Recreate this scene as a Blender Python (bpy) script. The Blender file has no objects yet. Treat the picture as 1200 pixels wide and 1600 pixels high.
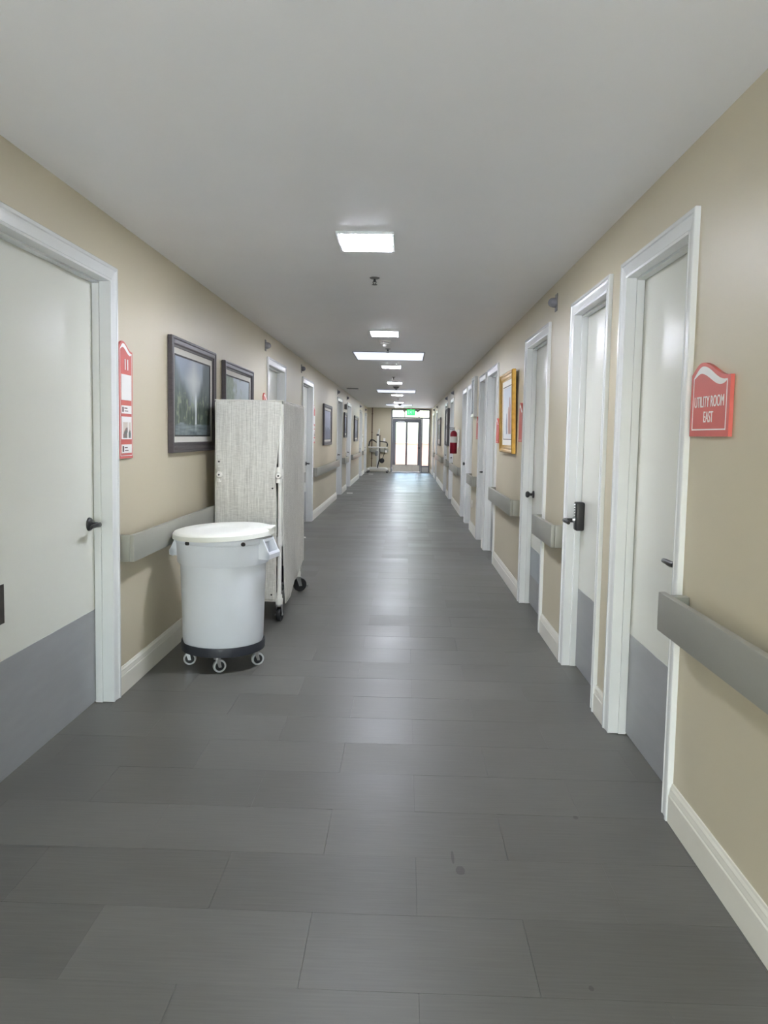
import bpy, bmesh, math, random
from mathutils import Vector, Matrix, noise as mnoise

random.seed(11)
sc = bpy.context.scene
col = sc.collection
PI = math.pi

# ------------------------------------------------------------------ camera
XL, XR, H, YE, YB = -1.475, 1.0, 2.44, 29.05, -1.7      # corridor: left, right, height, far end, back
F_PX, PITCH, YAW, ROLL, CAM_Z, CY = 1180.0, -0.07604, 0.02672, 0.0182, 1.3896, 770.14
cy_, sy_, cp_, sp_ = math.cos(YAW), math.sin(YAW), math.cos(PITCH), math.sin(PITCH)
fw = Vector((-sy_*cp_, cy_*cp_, sp_)); rt = Vector((cy_, sy_, 0)); up = rt.cross(fw)
rt2 = math.cos(ROLL)*rt + math.sin(ROLL)*up
up2 = -math.sin(ROLL)*rt + math.cos(ROLL)*up
cam = bpy.data.cameras.new('camera'); cam_o = bpy.data.objects.new('camera', cam); col.objects.link(cam_o)
cam.sensor_fit = 'HORIZONTAL'; cam.sensor_width = 36.0; cam.lens = 36.0*F_PX/1200.0
cam.shift_y = (CY-800.0)/1200.0
cam.clip_start = 0.05; cam.clip_end = 500
M = Matrix((rt2, up2, -fw)).transposed().to_4x4(); M.translation = Vector((0, 0, CAM_Z))
cam_o.matrix_world = M
sc.camera = cam_o

# ------------------------------------------------------------------ world, sun, exposure
LAMP_W = 132.0        # radiance of the ceiling lamp diffusers
SKYLIGHT_W = 1.1     # radiance of the daylight panels in the ceiling
w = bpy.data.worlds.new('sky'); sc.world = w; w.use_nodes = True
nt = w.node_tree; nt.nodes.clear()
wo = nt.nodes.new('ShaderNodeOutputWorld'); bg = nt.nodes.new('ShaderNodeBackground')
sky = nt.nodes.new('ShaderNodeTexSky'); sky.sky_type = 'NISHITA'
sky.sun_disc = False; sky.sun_elevation = math.radians(52); sky.sun_rotation = math.radians(200)
sky.air_density = 1.2; sky.dust_density = 3.0
bg.inputs['Strength'].default_value = 2.3
nt.links.new(sky.outputs[0], bg.inputs['Color']); nt.links.new(bg.outputs[0], wo.inputs['Surface'])
sun = bpy.data.lights.new('sun', 'SUN'); sun.energy = 62.0; sun.angle = 0.01; sun.color = (1.0, 0.975, 0.985)
sun_o = bpy.data.objects.new('sun', sun); col.objects.link(sun_o); sun_o.location = (3, 36, 12)
sun_o.rotation_euler = (math.radians(-12), math.radians(36), 0)   # high sun from the right, a little from the far side
sc.view_settings.view_transform = 'Standard'; sc.view_settings.look = 'None'
sc.view_settings.exposure = 0.0; sc.view_settings.gamma = 1.0
sc.view_settings.use_curve_mapping = False
sc.cycles.max_bounces = 16; sc.cycles.diffuse_bounces = 10

# ------------------------------------------------------------------ materials
def lin(c):
    return tuple((v/255/12.92 if v/255 <= 0.04045 else ((v/255+0.055)/1.055)**2.4) for v in c)

MATS = {}
def mat(name, rgb, rough=0.5, metal=0.0, bump=0.0, bscale=200.0, var=0.0, vscale=3.0, spec=0.5, coat=0.0, stretch=(1, 1, 1)):
    if name in MATS: return MATS[name]
    m = bpy.data.materials.new(name); m.use_nodes = True
    n = m.node_tree.nodes; l = m.node_tree.links
    b = n['Principled BSDF']
    c = lin(rgb)
    b.inputs['Base Color'].default_value = (*c, 1)
    b.inputs['Roughness'].default_value = rough; b.inputs['Metallic'].default_value = metal
    b.inputs['Specular IOR Level'].default_value = spec
    b.inputs['Coat Weight'].default_value = coat
    tc = n.new('ShaderNodeTexCoord'); mp = n.new('ShaderNodeMapping'); mp.inputs['Scale'].default_value = stretch
    l.new(tc.outputs['Object'], mp.inputs['Vector'])
    if var > 0:
        t = n.new('ShaderNodeTexNoise'); t.inputs['Scale'].default_value = vscale; t.inputs['Detail'].default_value = 5
        l.new(mp.outputs[0], t.inputs['Vector'])
        r = n.new('ShaderNodeValToRGB')
        r.color_ramp.elements[0].position = 0.3; r.color_ramp.elements[1].position = 0.7
        r.color_ramp.elements[0].color = (*[v*(1-var) for v in c], 1)
        r.color_ramp.elements[1].color = (*[min(1, v*(1+var)) for v in c], 1)
        l.new(t.outputs['Fac'], r.inputs[0]); l.new(r.outputs[0], b.inputs['Base Color'])
    if bump > 0:
        t2 = n.new('ShaderNodeTexNoise'); t2.inputs['Scale'].default_value = bscale; t2.inputs['Detail'].default_value = 3
        l.new(mp.outputs[0], t2.inputs['Vector'])
        bp = n.new('ShaderNodeBump'); bp.inputs['Strength'].default_value = bump; bp.inputs['Distance'].default_value = 0.002
        l.new(t2.outputs['Fac'], bp.inputs['Height']); l.new(bp.outputs[0], b.inputs['Normal'])
    MATS[name] = m
    return m

def emit(name, rgb, strength):
    m = bpy.data.materials.new(name); m.use_nodes = True
    n = m.node_tree.nodes; b = n['Principled BSDF']
    b.inputs['Base Color'].default_value = (*rgb, 1)
    b.inputs['Emission Color'].default_value = (*rgb, 1); b.inputs['Emission Strength'].default_value = strength
    MATS[name] = m
    return m

def glass_mat():
    m = bpy.data.materials.new('pane_glass'); m.use_nodes = True
    n = m.node_tree.nodes; l = m.node_tree.links; n.clear()
    o = n.new('ShaderNodeOutputMaterial'); mix = n.new('ShaderNodeMixShader')
    t = n.new('ShaderNodeBsdfTransparent'); t.inputs[0].default_value = (0.93, 0.96, 0.95, 1)
    g = n.new('ShaderNodeBsdfGlossy'); g.inputs['Roughness'].default_value = 0.03
    f = n.new('ShaderNodeFresnel'); f.inputs[0].default_value = 1.45
    l.new(f.outputs[0], mix.inputs[0]); l.new(t.outputs[0], mix.inputs[1]); l.new(g.outputs[0], mix.inputs[2])
    l.new(mix.outputs[0], o.inputs[0])
    return m

def floor_mat():
    """grey vinyl tile: every 12 x 24 inch tile its own shade and gloss, fine linen streaks across the corridor"""
    m = bpy.data.materials.new('vinyl_tile'); m.use_nodes = True
    n = m.node_tree.nodes; l = m.node_tree.links; b = n['Principled BSDF']
    geo = n.new('ShaderNodeNewGeometry'); sep = n.new('ShaderNodeSeparateXYZ'); l.new(geo.outputs['Position'], sep.inputs[0])
    def mth(op, a, c=None):
        x = n.new('ShaderNodeMath'); x.operation = op
        for i, v in enumerate((a, c)):
            if v is None: continue
            if isinstance(v, (int, float)): x.inputs[i].default_value = v
            else: l.new(v, x.inputs[i])
        return x.outputs[0]
    row = mth('FLOOR', mth('DIVIDE', mth('SUBTRACT', sep.outputs['Y'], 1.791-0.305*40), 0.305))
    odd = mth('MULTIPLY', mth('MODULO', row, 2.0), 0.305)
    cx = mth('FLOOR', mth('DIVIDE', mth('SUBTRACT', mth('ADD', sep.outputs['X'], 0.243+6.1), odd), 0.61))
    cb = n.new('ShaderNodeCombineXYZ'); l.new(row, cb.inputs[0]); l.new(cx, cb.inputs[1])
    wn = n.new('ShaderNodeTexWhiteNoise'); wn.noise_dimensions = '3D'; l.new(cb.outputs[0], wn.inputs['Vector'])
    mp = n.new('ShaderNodeMapping'); mp.inputs['Scale'].default_value = (6, 130, 1)
    l.new(geo.outputs['Position'], mp.inputs['Vector'])
    st = n.new('ShaderNodeTexNoise'); st.inputs['Scale'].default_value = 1.0; st.inputs['Detail'].default_value = 6
    l.new(mp.outputs[0], st.inputs['Vector'])
    mp2 = n.new('ShaderNodeMapping'); mp2.inputs['Scale'].default_value = (1.2, 2.4, 1); l.new(geo.outputs['Position'], mp2.inputs['Vector'])
    cl = n.new('ShaderNodeTexNoise'); cl.inputs['Scale'].default_value = 1.6; cl.inputs['Detail'].default_value = 7
    l.new(mp2.outputs[0], cl.inputs['Vector'])
    fac = mth('ADD', mth('MULTIPLY', wn.outputs['Value'], 0.26), mth('ADD', mth('MULTIPLY', st.outputs['Fac'], 0.36), mth('MULTIPLY', cl.outputs['Fac'], 0.38)))
    r = n.new('ShaderNodeValToRGB')
    r.color_ramp.elements[0].position = 0.2; r.color_ramp.elements[1].position = 0.85
    r.color_ramp.elements[0].color = (*lin((82, 81, 77)), 1); r.color_ramp.elements[1].color = (*lin((108, 107, 102)), 1)
    l.new(fac, r.inputs[0])
    # two dark scuffs left on the tiles
    colr = r.outputs[0]
    for (sx, sy, rx, ry) in ((0.205, 2.335, 0.018, 0.03), (0.185, 2.41, 0.006, 0.05), (0.655, 2.70, 0.012, 0.014), (0.50, 1.83, 0.008, 0.012)):
        dx = mth('DIVIDE', mth('SUBTRACT', sep.outputs['X'], sx), rx); dy = mth('DIVIDE', mth('SUBTRACT', sep.outputs['Y'], sy), ry)
        d = mth('ADD', mth('MULTIPLY', dx, dx), mth('MULTIPLY', dy, dy))
        k = mth('MULTIPLY', mth('LESS_THAN', mth('ADD', d, mth('MULTIPLY', st.outputs['Fac'], 0.9)), 1.1), 0.45)
        mx = n.new('ShaderNodeMixRGB'); l.new(k, mx.inputs[0]); l.new(colr, mx.inputs[1]); mx.inputs[2].default_value = (0.02, 0.02, 0.02, 1)
        colr = mx.outputs[0]
    l.new(colr, b.inputs['Base Color'])
    rg = mth('ADD', mth('ADD', mth('MULTIPLY', wn.outputs['Value'], 0.10), mth('MULTIPLY', cl.outputs['Fac'], 0.16)), 0.27)
    l.new(rg, b.inputs['Roughness'])
    bp = n.new('ShaderNodeBump'); bp.inputs['Strength'].default_value = 0.16; bp.inputs['Distance'].default_value = 0.001
    l.new(st.outputs['Fac'], bp.inputs['Height']); l.new(bp.outputs[0], b.inputs['Normal'])
    b.inputs['Specular IOR Level'].default_value = 0.29
    MATS['vinyl_tile'] = m
    return m

def weave_mat():
    """grey-beige slub linen of the cart cover"""
    m = bpy.data.materials.new('slub_linen'); m.use_nodes = True
    n = m.node_tree.nodes; l = m.node_tree.links; b = n['Principled BSDF']
    tc = n.new('ShaderNodeTexCoord')
    outs = []
    for s in ((420, 420, 12), (30, 30, 460), (110, 110, 2.6)):
        mp = n.new('ShaderNodeMapping'); mp.inputs['Scale'].default_value = s; l.new(tc.outputs['Object'], mp.inputs['Vector'])
        t = n.new('ShaderNodeTexNoise'); t.inputs['Scale'].default_value = 1.0; t.inputs['Detail'].default_value = 4
        l.new(mp.outputs[0], t.inputs['Vector']); outs.append(t.outputs['Fac'])
    a = n.new('ShaderNodeMath'); a.operation = 'ADD'; l.new(outs[0], a.inputs[0]); l.new(outs[1], a.inputs[1])
    a2 = n.new('ShaderNodeMath'); a2.operation = 'ADD'; l.new(a.outputs[0], a2.inputs[0]); l.new(outs[2], a2.inputs[1])
    d = n.new('ShaderNodeMath'); d.operation = 'DIVIDE'; l.new(a2.outputs[0], d.inputs[0]); d.inputs[1].default_value = 3
    r = n.new('ShaderNodeValToRGB'); r.color_ramp.elements[0].position = 0.34; r.color_ramp.elements[1].position = 0.66
    r.color_ramp.elements[0].color = (*lin((166, 164, 157)), 1); r.color_ramp.elements[1].color = (*lin((236, 235, 228)), 1)
    l.new(d.outputs[0], r.inputs[0]); l.new(r.outputs[0], b.inputs['Base Color'])
    b.inputs['Roughness'].default_value = 0.85
    bp = n.new('ShaderNodeBump'); bp.inputs['Strength'].default_value = 0.3; bp.inputs['Distance'].default_value = 0.001
    l.new(d.outputs[0], bp.inputs['Height']); l.new(bp.outputs[0], b.inputs['Normal'])
    MATS['slub_linen'] = m
    return m

def paint_mat(name, rough=0.35):
    """printed or painted canvas: colour read from the mesh's own colour layer"""
    m = bpy.data.materials.new(name); m.use_nodes = True
    n = m.node_tree.nodes; l = m.node_tree.links; b = n['Principled BSDF']
    at = n.new('ShaderNodeVertexColor'); at.layer_name = 'paint'
    l.new(at.outputs[0], b.inputs['Base Color']); b.inputs['Roughness'].default_value = rough
    t = n.new('ShaderNodeTexNoise'); t.inputs['Scale'].default_value = 160
    bp = n.new('ShaderNodeBump'); bp.inputs['Strength'].default_value = 0.2; bp.inputs['Distance'].default_value = 0.001
    l.new(t.outputs['Fac'], bp.inputs['Height']); l.new(bp.outputs[0], b.inputs['Normal'])
    MATS[name] = m
    return m

WALL = mat('beige_wall_paint', (195, 186, 163), 0.42, bump=0.08, bscale=260, var=0.015, vscale=2)
CEIL = mat('ceiling_paint', (243, 243, 245), 0.42, bump=0.05, bscale=120, var=0.01)
TRIM = mat('white_gloss_trim', (226, 228, 228), 0.22, bump=0.05, bscale=60, var=0.015, vscale=8)
BASEM = mat('baseboard_paint', (222, 219, 208), 0.3, bump=0.05, bscale=60, var=0.02, vscale=6)
DOORM = mat('door_paint', (219, 220, 211), 0.24, bump=0.16, bscale=330, var=0.01, vscale=2)
KICK = mat('kick_plate_grey', (150, 152, 154), 0.42, bump=0.06, bscale=90, var=0.04, vscale=5, stretch=(1, 1, 4))
BLACK = mat('black_hardware', (38, 38, 40), 0.35, var=0.08, vscale=30)
RUBBER = mat('black_rubber', (26, 27, 30), 0.55, var=0.1, vscale=20)
RAIL = mat('grey_rail_paint', (150, 150, 141), 0.38, bump=0.08, bscale=120, var=0.03, vscale=6)
VINYL = floor_mat()
LINEN = weave_mat()
PVC = mat('white_pvc', (232, 231, 226), 0.3, var=0.015, vscale=12)
CANW = mat('white_can_plastic', (224, 228, 236), 0.42, bump=0.06, bscale=150, var=0.02, vscale=5)
LIDW = mat('lid_plastic', (232, 233, 226), 0.42, bump=0.06, bscale=150, var=0.015, vscale=5)
DOLLY = mat('dark_dolly_plastic', (44, 47, 55), 0.45, var=0.08, vscale=14)
STEEL = mat('bright_steel', (190, 191, 194), 0.28, 1.0, var=0.06, vscale=20)
TYRE = mat('grey_caster_tyre', (178, 180, 182), 0.5, var=0.05, vscale=30)
RED = mat('coral_sign_red', (200, 96, 88), 0.45, var=0.02, vscale=20)
SIGNW = mat('sign_white', (236, 234, 232), 0.45, var=0.01, vscale=20)
PAPER = mat('paper_white', (232, 231, 228), 0.8, var=0.015, vscale=10)
INK = mat('printed_ink', (92, 60, 64), 0.7, var=0.05, vscale=40)
FRAMED = mat('dark_picture_frame', (70, 65, 68), 0.4, bump=0.15, bscale=60, var=0.14, vscale=24, stretch=(1, 1, 6))
LINER = mat('linen_liner', (214, 212, 205), 0.8, bump=0.1, bscale=400, var=0.02)
FILLET = mat('dark_fillet', (36, 36, 38), 0.5, var=0.05)
GOLD = mat('gilt_frame', (205, 164, 84), 0.3, 0.75, bump=0.15, bscale=90, var=0.15, vscale=25)
MATB = mat('mat_board', (236, 233, 224), 0.85, var=0.01)
DOMEM = mat('smoked_dome_plastic', (132, 132, 140), 0.15, var=0.05, vscale=40)
PLATE = mat('dome_back_plate', (120, 119, 118), 0.4, var=0.04, vscale=20)
ALU = mat('grey_door_frame_metal', (108, 112, 120), 0.4, 0.0, var=0.03, vscale=6)
EXTR = mat('extinguisher_red', (140, 24, 46), 0.3, var=0.03, vscale=10)
GREYP = mat('grey_plastic', (120, 120, 122), 0.5, var=0.04, vscale=12)
PIPE = mat('brown_conduit', (96, 74, 60), 0.5, var=0.05, vscale=12)
PINKW = mat('pink_stucco', (158, 122, 110), 0.9, bump=0.3, bscale=30, var=0.05, vscale=3)
CONC = mat('pale_concrete', (202, 201, 200), 0.85, bump=0.2, bscale=20, var=0.05, vscale=1.5)
LEAF = mat('tree_leaf', (86, 122, 70), 0.6, var=0.25, vscale=2)
BARK = mat('tree_bark', (96, 80, 66), 0.9, bump=0.5, bscale=20, var=0.15)
ADDED_CANOPY = mat('added_canopy_stucco', (226, 220, 208), 0.9, bump=0.2, bscale=20, var=0.03)
GLASS = glass_mat()
LAMP = emit('lamp_diffuser', (0.85, 0.885, 1.0), LAMP_W)
SKYP = emit('daylight_panel', (0.76, 0.81, 0.95), SKYLIGHT_W)
EXITG = emit('exit_green', (0.03, 0.75, 0.16), 1.1)
EXITL = emit('exit_letters', (0.35, 1.0, 0.5), 1.6)
PAINT = paint_mat('oil_paint', 0.65)

# ------------------------------------------------------------------ mesh helpers
class MB:
    """collects shapes into one mesh, in the local space of the thing it belongs to"""
    def __init__(s): s.bm = bmesh.new()
    def add(s, vs, fs):
        v = [s.bm.verts.new(p) for p in vs]
        for f in fs:
            try: s.bm.faces.new([v[i] for i in f])
            except ValueError: pass
        return v
    def box(s, x0, x1, y0, y1, z0, z1, bev=0.0, seg=2):
        t = bmesh.new()
        v = [t.verts.new(p) for p in ((x0,y0,z0),(x1,y0,z0),(x1,y1,z0),(x0,y1,z0),(x0,y0,z1),(x1,y0,z1),(x1,y1,z1),(x0,y1,z1))]
        for f in ((3,2,1,0),(4,5,6,7),(0,1,5,4),(1,2,6,5),(2,3,7,6),(3,0,4,7)): t.faces.new([v[i] for i in f])
        if bev > 0: bmesh.ops.bevel(t, geom=t.edges[:], offset=bev, segments=seg, affect='EDGES', profile=0.5)
        s.merge(t); return s
    def merge(s, t, mtx=None):
        me = bpy.data.meshes.new('tmp'); t.to_mesh(me); t.free()
        if mtx is not None: me.transform(mtx)
        s.bm.from_mesh(me); bpy.data.meshes.remove(me)
    def prism(s, pts, y0, y1):
        """outline in x,z extruded along y"""
        n = len(pts)
        s.add([(x, y0, z) for x, z in pts]+[(x, y1, z) for x, z in pts],
              [list(range(n)), list(range(2*n-1, n-1, -1))]+[[i, n+i, n+(i+1) % n, (i+1) % n] for i in range(n)])
        return s
    def cyl(s, p0, p1, r0, r1=None, n=16, caps=True):
        r1 = r0 if r1 is None else r1
        p0, p1 = Vector(p0), Vector(p1); d = (p1-p0).normalized()
        a = d.orthogonal().normalized(); b = d.cross(a)
        vs = [p+(a*math.cos(2*PI*i/n)+b*math.sin(2*PI*i/n))*r for p, r in ((p0, r0), (p1, r1)) for i in range(n)]
        fs = [[i, (i+1) % n, n+(i+1) % n, n+i] for i in range(n)]
        if caps: fs += [list(range(n-1, -1, -1)), list(range(n, 2*n))]
        s.add(vs, fs); return s
    def lathe(s, prof, n=32, axis='z', c=(0, 0, 0), ringed=False):
        """profile (r, h) spun about an axis through c"""
        vs = []; c = Vector(c)
        for r, h in prof:
            for i in range(n):
                a = 2*PI*i/n; p = (r*math.cos(a), r*math.sin(a))
                vs.append(c+Vector({'z': (p[0], p[1], h), 'y': (p[0], h, p[1]), 'x': (h, p[0], p[1])}[axis]))
        fs = []
        q = len(prof)
        for k in range(q if ringed else q-1):
            for i in range(n):
                j = (k+1) % q
                fs.append([k*n+i, k*n+(i+1) % n, j*n+(i+1) % n, j*n+i])
        if not ringed: fs += [list(range(n-1, -1, -1)), [(q-1)*n+i for i in range(n)]]
        s.add(vs, fs); return s
    def tube(s, pts, r, n=10):
        pts = [Vector(p) for p in pts]; rings = []
        prev = None
        for i, p in enumerate(pts):
            d = (pts[min(i+1, len(pts)-1)]-pts[max(i-1, 0)]).normalized()
            a = d.orthogonal().normalized() if prev is None else (prev-d*prev.dot(d)).normalized()
            prev = a; b = d.cross(a); rr = r[i] if isinstance(r, (list, tuple)) else r
            rings.append([p+(a*math.cos(2*PI*k/n)+b*math.sin(2*PI*k/n))*rr for k in range(n)])
        vs = [v for q in rings for v in q]
        fs = [[i*n+k, i*n+(k+1) % n, (i+1)*n+(k+1) % n, (i+1)*n+k] for i in range(len(rings)-1) for k in range(n)]
        fs += [list(range(n-1, -1, -1)), [(len(rings)-1)*n+k for k in range(n)]]
        s.add(vs, fs); return s
    def build(s, name, m, parent=None, smooth=None, loc=None):
        bmesh.ops.recalc_face_normals(s.bm, faces=s.bm.faces[:])
        me = bpy.data.meshes.new(name); s.bm.to_mesh(me); s.bm.free()
        me.materials.append(m)
        if smooth is not None:
            for p in me.polygons: p.use_smooth = True
            me.set_sharp_from_angle(angle=math.radians(smooth))
        o = bpy.data.objects.new(name, me); col.objects.link(o)
        if parent is not None: o.parent = parent
        if loc is not None: o.location = loc
        return o

def tag(o, label=None, cat=None, group=None, kind=None):
    if label: o['label'] = label
    if cat: o['category'] = cat
    if group: o['group'] = group
    if kind: o['kind'] = kind
    return o

def empty(name, loc, rz=0.0):
    o = bpy.data.objects.new(name, None); col.objects.link(o)
    o.location = loc; o.rotation_euler = (0, 0, rz); o.empty_display_size = 0.1
    return o

def on(side, name, pos, z=0.0):
    """root for a thing fixed to a wall. Local frame: x to the viewer's right, -y out of the wall, z up"""
    if side == 'R': return empty(name, (XR, pos, z), -PI/2)
    if side == 'L': return empty(name, (XL, pos, z), PI/2)
    return empty(name, (pos, YE, z), 0.0)

def text(body, size, m, parent, name, loc, sx=1.0, depth=0.0006, align='CENTER', bold=0.0):
    cu = bpy.data.curves.new(name, 'FONT'); cu.body = body; cu.size = size; cu.extrude = depth; cu.offset = bold
    cu.align_x = align; cu.align_y = 'CENTER'
    t = bpy.data.objects.new('tmp', cu); col.objects.link(t)
    dg = bpy.context.evaluated_depsgraph_get()
    me = bpy.data.meshes.new_from_object(t.evaluated_get(dg)); bpy.data.objects.remove(t)
    me.transform(Matrix.Rotation(PI/2, 4, 'X') @ Matrix.Diagonal((sx, 1, 1, 1)))
    me.materials.clear(); me.materials.append(m); me.name = name
    o = bpy.data.objects.new(name, me); col.objects.link(o); o.parent = parent; o.location = loc
    return o

# ------------------------------------------------------------------ the setting: doors' places on both walls
CW, ZH, WT = 0.076, 2.12, 0.16       # casing width, opening height, wall thickness
LEFT_DOORS = [(2.47, 3.815), (8.0, 9.2), (10.72, 11.98), (16.27, 17.5), (19.0, 20.3), (24.2, 25.5), (27.2, 28.5)]
RIGHT_DOORS = [(2.69, 3.59), (3.785, 4.65), (5.34, 6.39), (8.26, 9.31), (9.47, 10.27), (11.3, 12.2), (12.32, 13.22),
               (15.72, 16.85), (18.0, 19.15), (23.5, 24.55), (26.1, 27.15)]

def wall(name, x0, x1, doors, label):
    m = MB(); y = YB
    for a, b in doors:
        a2, b2 = a+CW-0.02, b-CW+0.02
        m.box(x0, x1, y, a2, 0, H); m.box(x0, x1, a2, b2, ZH+0.02, H); y = b2
    m.box(x0, x1, y, YE, 0, H)
    bmesh.ops.remove_doubles(m.bm, verts=m.bm.verts[:], dist=1e-5)
    return tag(m.build(name, WALL), label, 'wall', kind='structure')

wall('wall_left', XL-WT, XL, LEFT_DOORS, 'long beige painted wall with dark framed paintings on the left')
wall('wall_right', XR, XR+WT, RIGHT_DOORS, 'long beige painted wall with many doors on the right')
BX0, BX1, BZ = -1.32, 0.84, 2.22      # glazed entrance behind the viewer
m = MB(); m.box(XL-WT, BX0, YB-WT, YB, 0, H); m.box(BX1, XR+WT, YB-WT, YB, 0, H); m.box(BX0, BX1, YB-WT, YB, BZ, H)
tag(m.build('wall_back', WALL), 'beige wall round the glazed entrance behind the viewer', 'wall', kind='structure')
wn_ = tag(empty('window_1', (0, YB, 0)), 'grey framed glazed entrance behind the viewer', 'window', kind='structure')
m = MB(); fa, fb = -0.11, -0.03
for x in (BX0, BX0+0.68, BX0+1.43, BX1-0.05): m.box(x, x+0.05, fa, fb, 0, BZ)
m.box(BX0+0.05, BX1-0.05, fa, fb, BZ-0.05, BZ); m.box(BX0+0.05, BX1-0.05, fa, fb, 0, 0.08)
m.build('window_frame', ALU, wn_)
for x0, x1 in ((BX0+0.05, BX0+0.68), (BX0+0.73, BX0+1.43), (BX0+1.48, BX1-0.05)):
    m = MB(); m.box(x0, x1, -0.072, -0.066, 0.08, BZ-0.05); m.build('window_pane', GLASS, wn_)

# far end: tan wall left of the glazed entrance, header above it
DX0, DX1, DZ = -0.545, 0.945, 2.405
m = MB(); m.box(XL-WT, DX0, YE, YE+WT, 0, H); m.box(DX0, DX1, YE, YE+WT, DZ, H); m.box(DX1, XR+WT, YE, YE+WT, 0, H)
tag(m.build('wall_end', WALL), 'tan end wall beside the glazed exit door', 'wall', kind='structure')

# ceiling
SKY = [(9.62, 10.62), (17.5, 18.62), (25.65, 26.65)]; SX0, SX1 = -0.68, 0.215
m = MB(); m.box(XL-WT, XR+WT, YB-WT, YE+WT, H, H+0.1)
tag(m.build('ceiling', CEIL), 'smooth white painted corridor ceiling', 'ceiling', kind='structure')

# ------------------------------------------------------------------ floor of 12 x 24 inch tiles
m = MB(); m.box(XL-WT, XR+WT, YB, YE+WT, -0.10, -0.0042)
floor = tag(m.build('floor', mat('tile_bedding', (70, 70, 69), 0.9, var=0.05)), 'dark grey vinyl tile floor in running bond', 'floor', kind='structure')
TR, TL, GAP = 0.305, 0.61, 0.0003
tile_cache = {}
def tile_mesh(ln):
    k = round(ln, 3)
    if k not in tile_cache:
        b = 0.0006; hx, hy = ln/2-GAP, TR/2-GAP
        vs = [(-hx, -hy, -0.004), (hx, -hy, -0.004), (hx, hy, -0.004), (-hx, hy, -0.004),
              (-hx, -hy, -b*0.5), (hx, -hy, -b*0.5), (hx, hy, -b*0.5), (-hx, hy, -b*0.5),
              (-hx+b, -hy+b, 0), (hx-b, -hy+b, 0), (hx-b, hy-b, 0), (-hx+b, hy-b, 0)]
        fs = [(8, 9, 10, 11)]
        for i in range(4):
            j = (i+1) % 4
            fs += [(i, j, 4+j, 4+i), (4+i, 4+j, 8+j, 8+i)]
        me = bpy.data.meshes.new('tile'); me.from_pydata(vs, [], fs); me.materials.append(VINYL); tile_cache[k] = me
    return tile_cache[k]
FX0, FX1 = XL-0.1, XR+0.1
far = MB(); k = int((YB-1.791)/TR)
ntile = 0
while 1.791+TR*k < YE:
    y0 = 1.791+TR*k; off = -0.243+(0.305 if k % 2 else 0.0)
    i = math.floor((FX0-off)/TL)
    while off+TL*i < FX1:
        a, b = max(FX0, off+TL*i), min(FX1, off+TL*(i+1)); i += 1
        if b-a < 0.01: continue
        rx, ry = random.gauss(0, 0.0011), random.gauss(0, 0.0005)
        if k >= -1 and ntile < 290 and y0 < 18:
            o = bpy.data.objects.new('tile', tile_mesh(b-a)); col.objects.link(o); o.parent = floor
            o.location = ((a+b)/2, y0+TR/2, -0.0002); o.rotation_euler = (rx, ry, 0); ntile += 1
        elif y0+TR < YE+0.1:
            vs = [(a+GAP, y0+GAP), (b-GAP, y0+GAP), (b-GAP, y0+TR-GAP), (a+GAP, y0+TR-GAP)]
            top = [(x, yy, -0.0002+(yy-y0-TR/2)*rx-(x-(a+b)/2)*ry) for x, yy in vs]
            far.add([(x, yy, -0.004) for x, yy in vs]+top, [(4, 5, 6, 7)]+[(q, (q+1) % 4, 4+(q+1) % 4, 4+q) for q in range(4)])
    k += 1
tag(far.build('far_tiles', VINYL, floor), kind='stuff')

# ------------------------------------------------------------------ skirting boards
def skirting(name, side, doors, label):
    root = tag(empty(name, (0, 0, 0)), label, 'baseboard', kind='structure')
    s = 1 if side == 'L' else -1; xw = XL if side == 'L' else XR
    prof = [(0, 0), (0.016, 0), (0.016, 0.098), (0.013, 0.103), (0.013, 0.108), (0.0105, 0.122), (0.0105, 0.126), (0.006, 0.135), (0.004, 0.143), (0, 0.144)]
    y = YB
    for a, b in doors+[(YE, YE)]:
        if a-y > 0.03:
            mm = MB(); n = len(prof)
            mm.add([(xw+s*v, yy, z+0.0015) for yy in (y+0.001, a-0.001) for v, z in prof],
                   [[i, (i+1) % n, n+(i+1) % n, n+i] for i in range(n)]+[list(range(n)), list(range(2*n-1, n-1, -1))])
            mm.build('skirting_board', BASEM, root)
        y = b
skirting('baseboard_left', 'L', LEFT_DOORS, 'white moulded baseboard along the left wall')
skirting('baseboard_right', 'R', RIGHT_DOORS, 'white moulded baseboard along the right wall')
m = MB(); m.box(XL+0.02, DX0-0.002, YE-0.016, YE, 0.0015, 0.15, 0.003)
tag(m.build('baseboard_end', BASEM), 'white baseboard below the tan end wall', 'baseboard', kind='structure')

# ------------------------------------------------------------------ doors
def lever(parent, x, z, yface, towards, big=False):
    """dark lever handle: round rose, neck and lever turned along the door"""
    r = MB(); r.lathe([(0.004, yface-0.016), (0.022, yface-0.016), (0.031, yface-0.010), (0.034, yface-0.003), (0.034, yface)], 28, 'y', (x, 0, z))
    rose = r.build('handle_rose', BLACK, parent, 35)
    h = MB(); h.cyl((x, yface-0.014, z), (x, yface-0.058, z), 0.0115, 0.0105, 14)
    h.tube([(x, yface-0.052, z), (x+towards*0.02, yface-0.060, z), (x+towards*0.06, yface-0.061, z+0.002), (x+towards*0.105, yface-0.056, z-0.001)], [0.0115, 0.012, 0.0105, 0.009], 12)
    h.build('lever', BLACK, rose, 50)

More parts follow.
